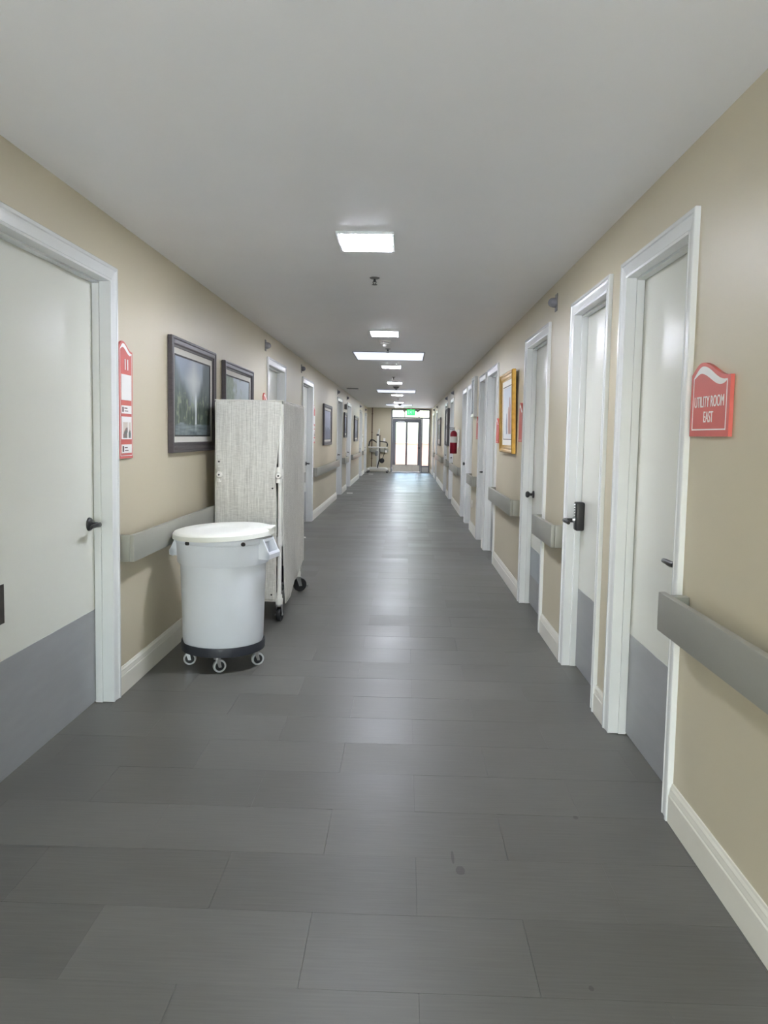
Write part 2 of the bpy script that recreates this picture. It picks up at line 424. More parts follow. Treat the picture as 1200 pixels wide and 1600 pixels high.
def knob(parent, x, z, yface):
    r = MB(); r.lathe([(0.004, yface-0.012), (0.026, yface-0.012), (0.031, yface-0.006), (0.031, yface)], 24, 'y', (x, 0, z))
    rose = r.build('knob_rose', BLACK, parent, 35)
    h = MB(); h.lathe([(0.003, yface-0.068), (0.018, yface-0.067), (0.026, yface-0.058), (0.027, yface-0.048), (0.020, yface-0.038), (0.0115, yface-0.032), (0.0105, yface-0.010)], 24, 'y', (x, 0, z))
    h.build('knob', BLACK, rose, 50)

DN = [0]
def door(side, a, b, label, handle='lever', hand=1, recess=0.07, kick=1, view=None):
    DN[0] += 1
    mid, wo = (a+b)/2, (b-a)/2-CW          # centre and half clear width
    root = tag(on(side, 'door_%d' % DN[0], mid), label, 'door', kind='structure')
    # casing: moulded profile swept round the opening
    prof = [(0.0, 0.0), (0.0, 0.012), (0.010, 0.0145), (0.014, 0.011), (0.046, 0.014), (0.056, 0.016), (0.060, 0.021), (0.073, 0.021), (0.076, 0.018), (0.076, 0.0)]
    m = MB(); rows = []
    for s, v in prof:
        rows.append([(-wo-s, -v, 0.002), (-wo-s, -v, ZH+s), (wo+s, -v, ZH+s), (wo+s, -v, 0.002)])
    vs = [p for r in rows for p in r]; n = len(prof); fs = []
    for i in range(n):
        j = (i+1) % n
        for k in range(3): fs.append([i*4+k, i*4+k+1, j*4+k+1, j*4+k])
    fs += [[i*4 for i in range(n)], [i*4+3 for i in range(n)][::-1]]
    m.add(vs, fs); m.build('casing', TRIM, root)
    # jamb lining and stop
    m = MB(); d = 0.155
    m.box(-wo-0.019, -wo, 0.0, d, 0.002, ZH); m.box(wo, wo+0.019, 0.0, d, 0.002, ZH); m.box(-wo-0.019, wo+0.019, 0.0, d, ZH, ZH+0.019)
    m.build('jamb', TRIM, root)
    m = MB(); s0, s1 = recess-0.036, recess-0.002; t = 0.011
    m.box(-wo, -wo+t, s0, s1, 0.002, ZH, 0.001); m.box(wo-t, wo, s0, s1, 0.002, ZH, 0.001); m.box(-wo+t, wo-t, s0, s1, ZH-t, ZH, 0.001)
    m.build('door_stop', TRIM, root)
    # leaf
    m = MB(); m.box(-wo+0.004, wo-0.004, recess, recess+0.044, 0.009, ZH-0.004, 0.0015)
    leaf = m.build('door_leaf', DOORM, root)
    if kick:
        if kick == 2:
            m = MB(); m.box(-wo+0.012, wo-0.012, recess-0.0025, recess, 0.25, 0.485, 0.0008); m.build('upper_kick_plate', mat('kick_plate_light', (150, 158, 164), 0.36, var=0.04, vscale=6), leaf)
            m = MB(); m.box(-wo+0.012, wo-0.012, recess-0.003, recess, 0.012, 0.247, 0.0008); m.build('kick_plate', KICK, leaf)
        else:
            m = MB(); m.box(-wo+0.012, wo-0.012, recess-0.0025, recess, 0.012, 0.485, 0.0008); m.build('kick_plate', KICK, leaf)
    hx = hand*(wo-0.068)
    if handle == 'lever': lever(leaf, hx, 0.925, recess, -hand)
    elif handle == 'knob': knob(leaf, hx, 0.925, recess)
    elif handle == 'keypad':
        m = MB(); m.box(hx-0.033, hx+0.033, recess-0.052, recess, 0.845, 1.015, 0.010, 3)
        pad = m.build('keypad_lock', BLACK, leaf, 40)
        m = MB()
        for r in range(5):
            m.cyl((hx+0.009*(-1)**r*0.0, recess-0.052, 1.000-0.016*r), (hx, recess-0.058, 1.000-0.016*r), 0.007, 0.006, 12)
        m.cyl((hx, recess-0.052, 0.91), (hx, recess-0.066, 0.91), 0.018, 0.015, 20)
        m.build('keypad_button', STEEL, pad)
        m = MB(); m.cyl((hx, recess-0.05, 0.905), (hx, recess-0.112, 0.905), 0.013, 0.012, 16)
        m.tube([(hx, recess-0.104, 0.905), (hx+0.015, recess-0.113, 0.906), (hx+0.06, recess-0.114, 0.905), (hx+0.10, recess-0.108, 0.90)], [0.014, 0.014, 0.012, 0.010], 12)
        m.build('lock_lever', BLACK, pad, 50)
    # hinges on the other edge
    for z in (0.25, 1.06, 1.86):
        m = MB(); m.cyl((-hand*(wo-0.001), recess-0.004, z-0.045), (-hand*(wo-0.001), recess-0.004, z+0.045), 0.005, n=8)
        m.build('hinge', TRIM, leaf)
    return root, leaf

d1, leaf1 = door('L', *LEFT_DOORS[0], 'wide off-white door with a dark lever, beside the room sign numbered 11', 'lever', 1, 0.08)
m = MB(); m.box(-0.34, -0.275, 0.078, 0.08, 0.63, 0.785, 0.0008)
m.build('push_plate', mat('bronze_plate', (74, 70, 66), 0.4, 0.5, var=0.08), leaf1)
door('L', *LEFT_DOORS[1], 'off-white door partly hidden behind the covered linen cart', 'lever', 1, 0.08)
door('L', *LEFT_DOORS[2], 'white door just past the linen cart on the left wall', 'lever', 1, 0.08)
door('L', *LEFT_DOORS[3], 'white door past the third dark painting on the left wall', 'lever', 1, 0.08)
door('L', *LEFT_DOORS[4], 'white door just past the small dark painting under the grey wall box', 'lever', 1, 0.08)
door('L', *LEFT_DOORS[5], 'white door past the farthest dark painting on the left wall', 'lever', 1, 0.08)
door('L', *LEFT_DOORS[6], 'last white door on the left, by the patient lift', 'lever', 1, 0.08)
door('R', *RIGHT_DOORS[0], 'white utility room door beside the large coral sign, nearest on the right', 'lever', 1)
door('R', *RIGHT_DOORS[1], 'narrow white door with a black keypad lock and grey kick plate', 'keypad', -1)
door('R', *RIGHT_DOORS[2], 'white door with a black round knob and two-tone kick plates', 'knob', -1, kick=2)
door('R', *RIGHT_DOORS[3], 'white door just past the gold framed picture on the right', 'lever', 1)
door('R', *RIGHT_DOORS[4], 'white door second past the gold picture, beside the farthest pink sign', 'lever', -1)
door('R', *RIGHT_DOORS[5], 'white door with a framed notice on it, past the narrow wall case', 'lever', 1)
door('R', *RIGHT_DOORS[6], 'white door with a black knob just before the fire extinguisher', 'knob', -1)
door('R', *RIGHT_DOORS[7], 'white door between the fire extinguisher and the notice board', 'lever', -1)
door('R', *RIGHT_DOORS[8], 'white door just beyond the notice board on the right wall', 'lever', -1)
door('R', *RIGHT_DOORS[9], 'white door past the far grey framed picture on the right', 'lever', -1)
door('R', *RIGHT_DOORS[10], 'last white door on the right, nearest the glazed exit', 'lever', -1)

# ------------------------------------------------------------------ glazed exit door at the far end (storefront)
ex = tag(empty('door_%d' % (DN[0]+1), (0, YE, 0)), 'grey framed glazed exit door with transom and sidelight at the corridor end', 'door', kind='structure')
fy0, fy1 = 0.02, 0.12
m = MB()
m.box(DX0, DX0+0.05, fy0, fy1, 0, DZ); m.box(DX1-0.045, DX1, fy0, fy1, 0, DZ); m.box(DX0+0.05, DX1-0.045, fy0, fy1, DZ-0.05, DZ)
m.box(DX0+0.05, DX1-0.045, fy0, fy1, 2.045, 2.10)            # transom bar
m.box(0.61, 0.655, fy0, fy1, 0, 2.045)                       # post beside the leaf
m.box(0.655, DX1-0.045, fy0, fy1, 0.20, 0.25)                # sill of the sidelight
m.build('door_frame', ALU, ex)
for x in (-0.035, 0.515):
    m = MB(); m.box(x-0.015, x+0.015, fy0+0.01, fy1-0.01, 2.10, DZ-0.05); m.build('transom_mullion', ALU, ex)
for x0, x1 in ((DX0+0.05, -0.05), (-0.02, 0.50), (0.53, DX1-0.045)):
    m = MB(); m.box(x0, x1, 0.066, 0.072, 2.10, DZ-0.05); m.build('transom_pane', GLASS, ex)
m = MB(); m.box(0.655, DX1-0.045, 0.066, 0.072, 0.25, 2.045); m.build('sidelight_pane', GLASS, ex)
m = MB(); m.box(0.655, DX1-0.045, 0.03, 0.11, 0, 0.20, 0.003); m.build('sidelight_panel', mat('pale_panel', (190, 190, 188), 0.5, var=0.03), ex)
lf0, lf1 = DX0+0.053, 0.607
m = MB()
m.box(lf0, lf0+0.13, 0.04, 0.09, 0.01, 2.04, 0.002); m.box(0.485, lf1, 0.04, 0.09, 0.01, 2.04, 0.002)
m.box(0.015, 0.085, 0.04, 0.09, 0.27, 1.91, 0.002); m.box(lf0+0.13, 0.485, 0.04, 0.09, 1.90, 2.04, 0.002); m.box(lf0+0.13, 0.485, 0.04, 0.09, 0.01, 0.275, 0.002)
leaf = m.build('door_leaf', ALU, ex)
for x0, x1 in ((lf0+0.13, 0.015), (0.085, 0.485)):
    m = MB(); m.box(x0, x1, 0.062, 0.068, 0.27, 1.905); m.build('pane', GLASS, leaf)
    m = MB(); m.box(x0, x1, 0.05, 0.08, 0.270, 0.285, 0.003); m.build('glazing_bead', TRIM, leaf)
m = MB(); m.box(lf0+0.02, lf1-0.045, 0.037, 0.04, 0.015, 0.262, 0.001); m.build('kick_plate', STEEL, leaf)
knob(leaf, 0.545, 0.93, 0.04)
m = MB(); m.box(-0.30, -0.03, -0.02, 0.04, 1.885, 1.945, 0.008); cl = m.build('door_closer', mat('closer_silver', (205, 206, 210), 0.35, 0.3, var=0.03), leaf)
m = MB(); m.tube([(-0.25, 0.0, 1.95), (-0.10, -0.09, 1.985), (0.0, 0.0, 2.02)], 0.011, 8); m.build('closer_arm', GREYP, cl)
m = MB(); m.cyl((-0.25, 0.0, 1.93), (-0.25, 0.0, 1.97), 0.022, n=12); m.build('closer_pivot', GREYP, cl)

# ------------------------------------------------------------------ outside the exit: sunny patio
m = MB(); m.box(-25, 25, YB-40, YB-WT, -0.12, -0.02)
tag(m.build('forecourt_ground', CONC), 'sunlit pale concrete outside the entrance behind the viewer', 'forecourt', kind='structure')
m = MB(); m.box(-14, 14, YE+WT, 70, -0.12, -0.02)
tag(m.build('patio_ground', CONC), 'sunlit pale concrete patio outside the exit', 'patio', kind='structure')
m = MB(); m.box(-10, 10, 34.0, 34.2, -0.02, 1.02, 0.02); m.box(-10, 10, 33.96, 34.24, 1.02, 1.09, 0.015)
tag(m.build('garden_wall', PINKW), 'low pink stucco wall seen through the exit glass', 'garden wall')
m = MB(); m.box(-6, 6, YE+WT, 33.3, 2.95, 3.1)  # canopy added out of view to keep sun and sky off the pink wall
m.box(-6, 6, 33.15, 33.3, 2.8, 2.95)
for x in (-3.2, 3.2): m.box(x-0.08, x+0.08, 33.1, 33.26, -0.02, 2.8)
tag(m.build('added_shade_canopy', ADDED_CANOPY), 'unseen pale canopy added to shade the patio outside the exit', 'canopy', kind='structure')
def tree(x, y, h, r, label, seed):
    rnd = random.Random(seed)
    root = tag(empty('tree', (x, y, -0.02)), label, 'tree', 'trees beyond the patio wall')
    m = MB(); m.tube([(0, 0, 0), (0.05, 0.02, h*0.3), (-0.04, 0, h*0.6)], [0.16, 0.12, 0.07], 10); m.build('trunk', BARK, root, 60)
    m = MB()
    for i in range(900):
        u = Vector((rnd.gauss(0, 1), rnd.gauss(0, 1), rnd.gauss(0, 1))).normalized()*r*(rnd.random()**0.4)
        c = Vector((u.x, u.y, h*0.72+u.z*0.75)); a = rnd.random()*6.28; s = 0.10+rnd.random()*0.13
        t = Vector((math.cos(a), math.sin(a), rnd.uniform(-.6, .6)))*s; q = Vector((-math.sin(a), math.cos(a), rnd.uniform(-.8, .8)))*s*0.5
        m.add([c-t, c+q, c+t, c-q], [(0, 1, 2, 3)])
    tag(m.build('foliage', LEAF, root), kind='stuff')
tree(-2.6, 44, 5.2, 2.0, 'leafy tree showing in the left transom pane', 3)
tree(3.3, 46, 5.6, 2.2, 'leafy tree showing in the right transom pane', 5)

# ------------------------------------------------------------------ ceiling fittings
LAMPS = [4.18, 7.86, 11.6, 15.1, 19.65, 24.0, 27.5]
LW = ['nearest to the viewer', 'before the first skylight and smoke detector', 'just past the first skylight', 'fourth from the viewer, before the second skylight',
      'just past the second skylight', 'before the third skylight', 'just past the third skylight by the exit sign']
for y, wd in zip(LAMPS, LW):
    r = tag(empty('ceiling_light', (-0.232, y, H)), 'bright white panel ceiling light, '+wd, 'ceiling light', 'ceiling lights')
    m = MB()
    for a in ((-0.152, -0.137, -0.19, 0.19), (0.137, 0.152, -0.19, 0.19), (-0.137, 0.137, -0.19, -0.175), (-0.137, 0.137, 0.175, 0.19)):
        m.box(a[0], a[1], a[2], a[3], -0.014, 0.0, 0.002)
    m.build('light_frame', TRIM, r)
    m = MB(); m.box(-0.137, 0.137, -0.175, 0.175, -0.0165, -0.001, 0.002); m.build('diffuser', LAMP, r)
SWD = ['first and largest', 'middle', 'farthest']
for (a, b), wd in zip(SKY, SWD):
    r = tag(empty('skylight', ((SX0+SX1)/2, (a+b)/2, H-0.0015)), 'flush rectangular skylight panel in the ceiling, %s of three' % wd, 'skylight', 'ceiling skylights')
    hx, hy = (SX1-SX0)/2, (b-a)/2
    m = MB(); t = 0.014
    m.box(-hx-t, -hx, -hy-t, hy+t, -0.008, 0.0); m.box(hx, hx+t, -hy-t, hy+t, -0.008, 0.0); m.box(-hx, hx, -hy-t, -hy, -0.008, 0); m.box(-hx, hx, hy, hy+t, -0.008, 0)
    m.build('skylight_trim', mat('grey_trim', (150, 150, 154), 0.5, var=0.03), r)
    m = MB(); m.box(-hx+0.001, hx-0.001, -hy+0.001, hy-0.001, -0.004, -0.0005); m.build('skylight_panel', SKYP, r)

def sprinkler(x, y, label):
    r = tag(empty('fire_sprinkler', (x, y, H)), label, 'sprinkler', 'ceiling sprinklers')
    m = MB(); m.lathe([(0.034, 0.0), (0.034, -0.003), (0.026, -0.007), (0.010, -0.008)], 24); m.build('escutcheon', GREYP, r, 40)
    m = MB(); m.cyl((0, 0, -0.004), (0, 0, -0.028), 0.007, 0.006, 10)
    for s in (-1, 1): m.tube([(0.006*s, 0, -0.018), (0.011*s, 0, -0.03), (0.004*s, 0, -0.044)], 0.0025, 6)
    m.build('sprinkler_body', BLACK, r)
    m = MB(); m.lathe([(0.003, -0.044), (0.018, -0.045), (0.018, -0.047), (0.003, -0.048)], 16); m.build('deflector', BLACK, r)
sprinkler(-0.226, 5.145, 'small dark fire sprinkler between the first two ceiling lights')
sprinkler(-0.233, 9.29, 'small dark fire sprinkler just before the first skylight')
sprinkler(-0.231, 13.7, 'small dark fire sprinkler between the third and fourth ceiling lights')
sprinkler(-0.225, 21.6, 'small dark fire sprinkler past the second skylight')

def smoke(x, y, label, mm):
    r = tag(empty('smoke_detector', (x, y, H)), label, 'smoke detector', 'ceiling smoke detectors')
    m = MB(); m.lathe([(0.070, 0.0), (0.070, -0.012), (0.058, -0.018)], 32); m.build('detector_base', mm, r, 40)
    m = MB(); m.lathe([(0.054, -0.016), (0.054, -0.03), (0.040, -0.042), (0.012, -0.045)], 32); h = m.build('detector_head', mm, r, 40)
    m = MB(); m.lathe([(0.0538, -0.021), (0.0548, -0.022), (0.0548, -0.028), (0.0538, -0.029)], 32, ringed=True)
    m.build('sensor_slot', BLACK, h)
    m = MB(); m.lathe([(0.022, -0.043), (0.022, -0.062), (0.012, -0.07), (0.004, -0.071)], 20); m.build('detector_tip', mm, r, 40)
smoke(-0.25, 8.487, 'white smoke detector just past the second ceiling light', SIGNW)
smoke(-0.217, 16.36, 'dark grey smoke detector just before the second skylight', GREYP)
smoke(-0.20, 25.2, 'small grey smoke detector just before the farthest skylight', PLATE)

r = tag(empty('air_vent', (-1.22, 17.3, H)), 'thin grey ceiling air vent near the left wall', 'air vent')
m = MB(); m.box(-0.13, 0.13, -0.14, -0.12, -0.006, 0); m.box(-0.13, 0.13, 0.12, 0.14, -0.006, 0); m.box(-0.13, -0.11, -0.12, 0.12, -0.006, 0); m.box(0.11, 0.13, -0.12, 0.12, -0.006, 0)
m.build('vent_frame', GREYP, r)
for i in range(8):
    m = MB(); y = -0.105+i*0.03; m.add([(-0.11, y, -0.001), (0.11, y, -0.001), (0.11, y+0.016, -0.008), (-0.11, y+0.016, -0.008)], [(0, 1, 2, 3)])
    m.box(-0.11, 0.11, y, y+0.002, -0.008, -0.001); m.build('vent_slat', PLATE, r)

# exit sign hung below the ceiling before the door
r = tag(empty('exit_sign', (0.195, 28.55, H)), 'green lit EXIT sign with emergency lamp heads above the door', 'exit sign')
m = MB(); m.box(-0.16, 0.16, -0.025, 0.025, -0.285, -0.055, 0.006); b = m.build('sign_box', mat('exit_housing', (96, 128, 106), 0.4, var=0.03), r)
m = MB(); m.box(-0.15, 0.15, -0.028, -0.025, -0.275, -0.065); m.build('sign_face', EXITG, b)
text('EXIT', 0.165, EXITL, b, 'sign_letters', (0.0, -0.0285, -0.17), 0.72)
m = MB(); m.cyl((0, 0, -0.055), (0, 0, 0), 0.03, n=16); m.build('ceiling_mount', SIGNW, r)
for s in (-1, 1):
    m = MB(); m.cyl((s*0.16, 0, -0.11), (s*0.22, -0.0, -0.11), 0.012, n=10); m.lathe([(0.02, 0.03), (0.045, -0.01), (0.05, -0.05), (0.03, -0.055)], 18, 'y', (s*0.245, 0, -0.12))
    m.build('emergency_lamp_head', GREYP, r, 40)

# ------------------------------------------------------------------ dome lights over the doors
def dome(side, y, label, z=2.30):
    r = tag(on(side, 'dome_light', y, z), label, 'dome light', 'nurse call dome lights')
    m = MB(); m.box(-0.036, 0.036, -0.006, 0, -0.058, 0.058, 0.002); m.build('back_plate', PLATE, r)
    m = MB(); m.lathe([(0.033, -0.006), (0.033, -0.022), (0.029, -0.040), (0.019, -0.053), (0.006, -0.058)], 24, 'y'); m.build('dome', DOMEM, r, 60)
dome('R', 5.19, 'grey dome light above the knob door, nearest on the right wall')
dome('R', 15.95, 'grey dome light over the door past the fire extinguisher')
dome('R', 18.35, 'grey dome light over the door past the notice board')
dome('R', 23.7, 'grey dome light past the far framed picture on the right wall')
dome('R', 26.3, 'grey dome light nearest the exit on the right wall')
dome('L', 7.92, 'grey dome light above the linen cart on the left wall')
dome('L', 10.66, 'grey dome light over the door just past the linen cart')
dome('L', 16.33, 'grey dome light past the third dark painting on the left')
dome('L', 18.93, 'grey dome light above the small dark painting on the left')
dome('L', 24.3, 'grey dome light past the farthest dark painting on the left')
dome('L', 27.5, 'grey dome light nearest the patient lift on the left')

# ------------------------------------------------------------------ handrails
def handrail(side, a, b, label, z0=0.71, z1=0.85, off=0.082):
    L = (b-a)/2
    r = tag(on(side, 'handrail', (a+b)/2), label, 'handrail', 'grey corridor handrails')
    m = MB(); m.box(-L, L, -off, -off+0.026, z0, z1, 0.004); m.build('front_board', RAIL, r, 30)
    for s in (-1, 1):
        m = MB(); x0, x1 = sorted((s*L, s*(L-0.022))); m.box(x0+0.0005, x1-0.0005, -off+0.026, -0.0225 if L > 5 else -0.001, z0, z1, 0.003); m.build('end_return', RAIL, r, 30)
    n = max(1, int(L*2/0.9))
    for i in range(n):
        x = -L+0.25+(2*L-0.5)*(i/(n-1) if n > 1 else 0.5)
        m = MB(); m.box(x-0.02, x+0.02, -off+0.026, -0.001, z0+0.03, z1-0.035, 0.003); m.build('bracket', RAIL, r, 30)
    return r
def handrail_open(side, a, b, label):
    """nearest rail on the right: its far end overhangs the casing, the return set back a little"""
    L = (b-a)/2; off = 0.082; z0, z1 = 0.71, 0.85
    r = tag(on(side, 'handrail', (a+b)/2), label, 'handrail', 'grey corridor handrails')
    m = MB(); m.box(-L, L, -off, -off+0.026, z0, z1, 0.004); m.build('front_board', RAIL, r, 30)
    m = MB(); m.box(-L+0.045, -L+0.085, -off+0.026, -0.001, z0, z1-0.002, 0.003); m.build('end_return', RAIL, r, 30)
    for x in (-0.6, 0.2, 0.9):
        m = MB(); m.box(x-0.02, x+0.02, -off+0.026, -0.001, z0+0.03, z1-0.035, 0.003); m.build('bracket', RAIL, r, 30)
handrail_open('R', 0.1, 2.70, 'grey handrail nearest the viewer, below the coral utility sign')
handrail('R', 4.695, 5.40, 'short grey handrail between the keypad door and the knob door')
handrail('R', 6.54, 8.26, 'grey handrail below the gold framed picture')
handrail('R', 10.33, 11.24, 'short grey handrail below the narrow white wall case')
handrail('R', 13.3, 15.66, 'grey handrail below the red fire extinguisher')
handrail('R', 16.92, 17.93, 'short grey handrail below the notice board')
handrail('R', 19.3, 23.4, 'grey handrail below the far framed picture on the right')
handrail('R', 24.65, 26.0, 'grey handrail farthest along the right wall near the exit')
handrail('L', 3.845, 7.93, 'grey handrail behind the white bin and linen cart')
handrail('L', 9.27, 10.65, 'short grey handrail hidden behind the linen cart')
handrail('L', 12.05, 16.2, 'grey handrail below the third dark painting on the left')
handrail('L', 17.57, 18.93, 'short grey handrail below the small dark painting on the left')
handrail('L', 20.37, 24.13, 'grey handrail below the farthest dark painting on the left')
handrail('L', 25.57, 27.13, 'grey handrail farthest along the left wall before the lift')
r = tag(on('E', 'handrail', -1.0), 'grey handrail on the tan end wall behind the patient lift', 'handrail', 'grey corridor handrails')
m = MB(); m.box(-0.36, 0.37, -0.082, -0.056, 0.74, 0.88, 0.004); m.build('front_board', RAIL, r, 30)
for x in (-0.34, 0.35):
    m = MB(); m.box(x-0.012, x+0.012, -0.056, -0.001, 0.742, 0.878, 0.003); m.build('end_return', RAIL, r, 30)

# ------------------------------------------------------------------ signs
def wave_pts(x0, x1, zb, hump, n=28, k=0.0):
    out = []
    for i in range(n+1):
        u = i/n
        s = math.cos(PI*min(1.0, max(0.0, (u-0.27)/0.68))) if u > 0.27 else math.cos(PI*0.62*(0.27-u)/0.27)
        out.append((x0+(x1-x0)*u, zb+hump*(0.5+0.5*s)))
    return out
def sign(side, y, z0, W, Ht, label, name='wall_sign', th=0.02, lines=(), hump=None, group='coral wall signs', red=None):
    red = red or RED
    r = tag(on(side, name, y, z0), label, 'sign', group)
    hump = hump or Ht*0.22
    tp = wave_pts(-W/2, W/2, Ht-hump, hump)
    m = MB(); m.prism([(-W/2, 0), (W/2, 0)]+tp[::-1], -th, -0.0005); body = m.build('sign_board', red, r)
    # white line border and wave band, slightly proud
    e, t = W*0.065, max(0.003, W*0.014); yf = -th-0.0008
    inner = wave_pts(-W/2+e, W/2-e, Ht-hump*1.22, hump*0.98)
    low = wave_pts(-W/2+e, W/2-e, Ht-hump*1.22-Ht*0.085, hump*0.98)
    low2 = [(x, z-(Ht*0.01)) for x, z in low]
    m = MB()
    n = len(inner)
    band = []
    for i in range(n):
        u = i/(n-1); k = math.sin(PI*u)**0.7 if 0 < u < 1 else 0.0
        x, z = inner[i]; band.append((x, z, z-hump*0.50*k-0.002))
    m.add([(x, yf, zt) for x, zt, zb in band]+[(x, yf, zb) for x, zt, zb in band], [[i, i+1, n+i+1, n+i] for i in range(n-1)])
    m.build('white_wave', SIGNW, body)
    m = MB(); x0, x1, zb = -W/2+e, W/2-e, e
    m.box(x0, x0+t, yf, -th, zb, inner[0][1]-0.002); m.box(x1-t, x1, yf, -th, zb, inner[-1][1]-0.002); m.box(x0+t, x1-t, yf, -th, zb, zb+t)
    m.build('white_border', SIGNW, body)
    return r, body

r, body = sign('R', 2.505, 1.405, 0.315, 0.245, 'large coral sign reading UTILITY ROOM EAST on the right wall', th=0.013)
text('UTILITY ROOM', 0.052, SIGNW, body, 'sign_letters', (0.0, -0.0142, 0.112), 0.68)
text('EAST', 0.052, SIGNW, body, 'sign_letters', (0.0, -0.0142, 0.062), 0.68)

def room_sign(side, y, label, number=None, z0=1.245, W=0.19, Ht=0.605):
    r, body = sign(side, y, z0, W, Ht, label, 'room_sign', 0.012, hump=Ht*0.075, group='tall coral room signs')
    yf = -0.0135
    if number:
        for i, ch in enumerate(number): text(ch, 0.075, SIGNW, body, 'sign_digit', (0.005+(i-(len(number)-1)/2)*0.036, yf, Ht*0.80), 0.95, bold=0.0022)
    for (z0_, z1_, kind) in ((0.50, 0.72, 'window'), (0.385, 0.455, 'name'), (0.165, 0.36, 'photo'), (0.045, 0.12, 'name')):
        za, zb = z0_*Ht, z1_*Ht; iw = W*0.37
        m = MB(); m.box(-iw, iw, yf-0.0012, -0.012, za, zb, 0.0004); p = m.build('paper_insert', PAPER, body)
        if kind == 'name':
            m = MB(); m.box(-iw*0.85, -iw*0.6, yf-0.0016, yf-0.0012, za+0.008, zb-0.008); m.box(-iw*0.45, iw*0.15, yf-0.0016, yf-0.0012, za+0.026, za+0.031); m.box(-iw*0.4, iw*0.3, yf-0.0016, yf-0.0012, za+0.012, za+0.016)
            m.build('printed_mark', INK, p)
        if kind == 'photo':
            me = bpy.data.meshes.new('photo_print'); N = 16; vs = []; fs = []; cs = []
            for j in range(N+1):
                for i in range(N+1):
                    u, v = i/N, j/N
                    vs.append((-iw*0.75+iw*1.55*u, yf-0.0016, za+0.006+(zb-za-0.035)*v))
                    q = mnoise.noise(Vector((u*4, v*5, 3.1)))
                    c = (0.62, 0.55, 0.48)
                    if v < 0.75-0.9*abs(u-0.6)+0.2*q: c = (0.20+0.2*q, 0.17, 0.15)
                    if abs(u-0.62-0.1*v) < 0.09: c = (0.75, 0.72, 0.68)
                    cs.append((*c, 1))
            for j in range(N):
                for i in range(N): fs.append((j*(N+1)+i, j*(N+1)+i+1, (j+1)*(N+1)+i+1, (j+1)*(N+1)+i))
            me.from_pydata(vs, [], fs); me.materials.append(PAINT)
            ca = me.color_attributes.new('paint', 'FLOAT_COLOR', 'POINT')
            for i, c in enumerate(cs): ca.data[i].color = c
            o = bpy.data.objects.new('photo_print', me); col.objects.link(o); o.parent = p
    for zz in (Ht*0.41, Ht*0.19):
        m = MB(); m.box(W/2, W/2+0.006, -0.008, -0.002, zz-0.018, zz+0.018, 0.001); m.build('slot_tab', SIGNW, body)
    return r
room_sign('L', 3.935, 'tall coral room sign numbered 11 on the left wall', '11')
room_sign('L', 7.87, 'tall coral room sign peeking above the linen cart', None, z0=1.20)
room_sign('L', 12.13, 'tall coral room sign seen edge-on past the linen cart', None)
sign('R', 6.50, 1.355, 0.20, 0.335, 'pink sign beside the knob door, next to the gold picture', hump=0.06)
sign('R', 8.12, 1.33, 0.20, 0.265, 'pink sign half hidden behind the gold framed picture', hump=0.05)
sign('R', 10.42, 1.36, 0.22, 0.31, 'pink sign under the narrow white wall case', hump=0.06)

# ------------------------------------------------------------------ paintings
def sm(a, b, x):
    t = max(0.0, min(1.0, (x-a)/(b-a))); return t*t*(3-2*t)
def mixc(a, b, t): return tuple(p+(q-p)*t for p, q in zip(a, b))
def fbm(x, y, s=0.0): return mnoise.fractal(Vector((x, y, s)), 0.9, 2.1, 5)
def paint_gorge(u, v, s):
    """misty gorge with a tall fall: pale sky, dark cliffs closing in, bright water"""
    n1 = fbm(u*5, v*2.2, s); n2 = fbm(u*22, v*7, s+4)
    c = mixc((0.22, 0.26, 0.29), (0.36, 0.41, 0.50), sm(0.45, 1.0, v))
    c = mixc(c, (0.60, 0.63, 0.62), sm(0.35, 0.0, abs(u-0.52)+abs(v-0.72)*0.7))
    lft = 0.95-1.25*u*0.9+0.10*n1 ; rgt = 0.20+1.0*(u-0.55)*1.5+0.10*n1
    k1 = sm(-0.08, 0.16, lft-v*0.95); k2 = sm(-0.06, 0.14, rgt-v*0.62+0.02) if u > 0.55 else 0
    dark = mixc((0.03, 0.05, 0.03), (0.15, 0.18, 0.15), max(0, min(1, 0.5+0.6*n2)))
    c = mixc(c, mixc(dark, (0.20, 0.24, 0.25), sm(0.3, 1.0, v)), k1*0.92)
    c = mixc(c, mixc(dark, (0.13, 0.16, 0.17), sm(0.3, 0.9, v)), k2*0.95)
    if n2 > 0.35 and v < 0.55: c = mixc(c, (0.30, 0.35, 0.22), 0.55)
    fall = sm(0.035, 0.008, abs(u-0.57-0.01*n1))*sm(0.62, 0.45, v)*sm(0.04, 0.12, v)
    c = mixc(c, (0.80, 0.84, 0.86), fall*0.9)
    if v < 0.16+0.03*n1: c = mixc(c, mixc((0.08, 0.11, 0.13), (0.34, 0.40, 0.43), 0.5+0.5*fbm(u*4, v*40, s)), 0.75)
    return c
def paint_lake(u, v, s):
    n1 = fbm(u*4, v*3, s); n2 = fbm(u*20, v*12, s+2)
    c = mixc((0.48, 0.55, 0.52), (0.52, 0.58, 0.64), sm(0.4, 1.0, v))
    k = sm(0.05, 0.2, 0.55+0.25*n1-u)*sm(0.05, 0.35, v+0.2); c = mixc(c, mixc((0.20, 0.25, 0.17), (0.34, 0.40, 0.30), 0.5+0.6*n2), k*0.8)
    k = sm(0.0, 0.2, u-0.72+0.2*n1)*sm(0.9, 0.4, v); c = mixc(c, (0.25, 0.32, 0.25), k*0.8)
    if v < 0.3: c = mixc(c, (0.45, 0.52, 0.52), 0.6)
    return c
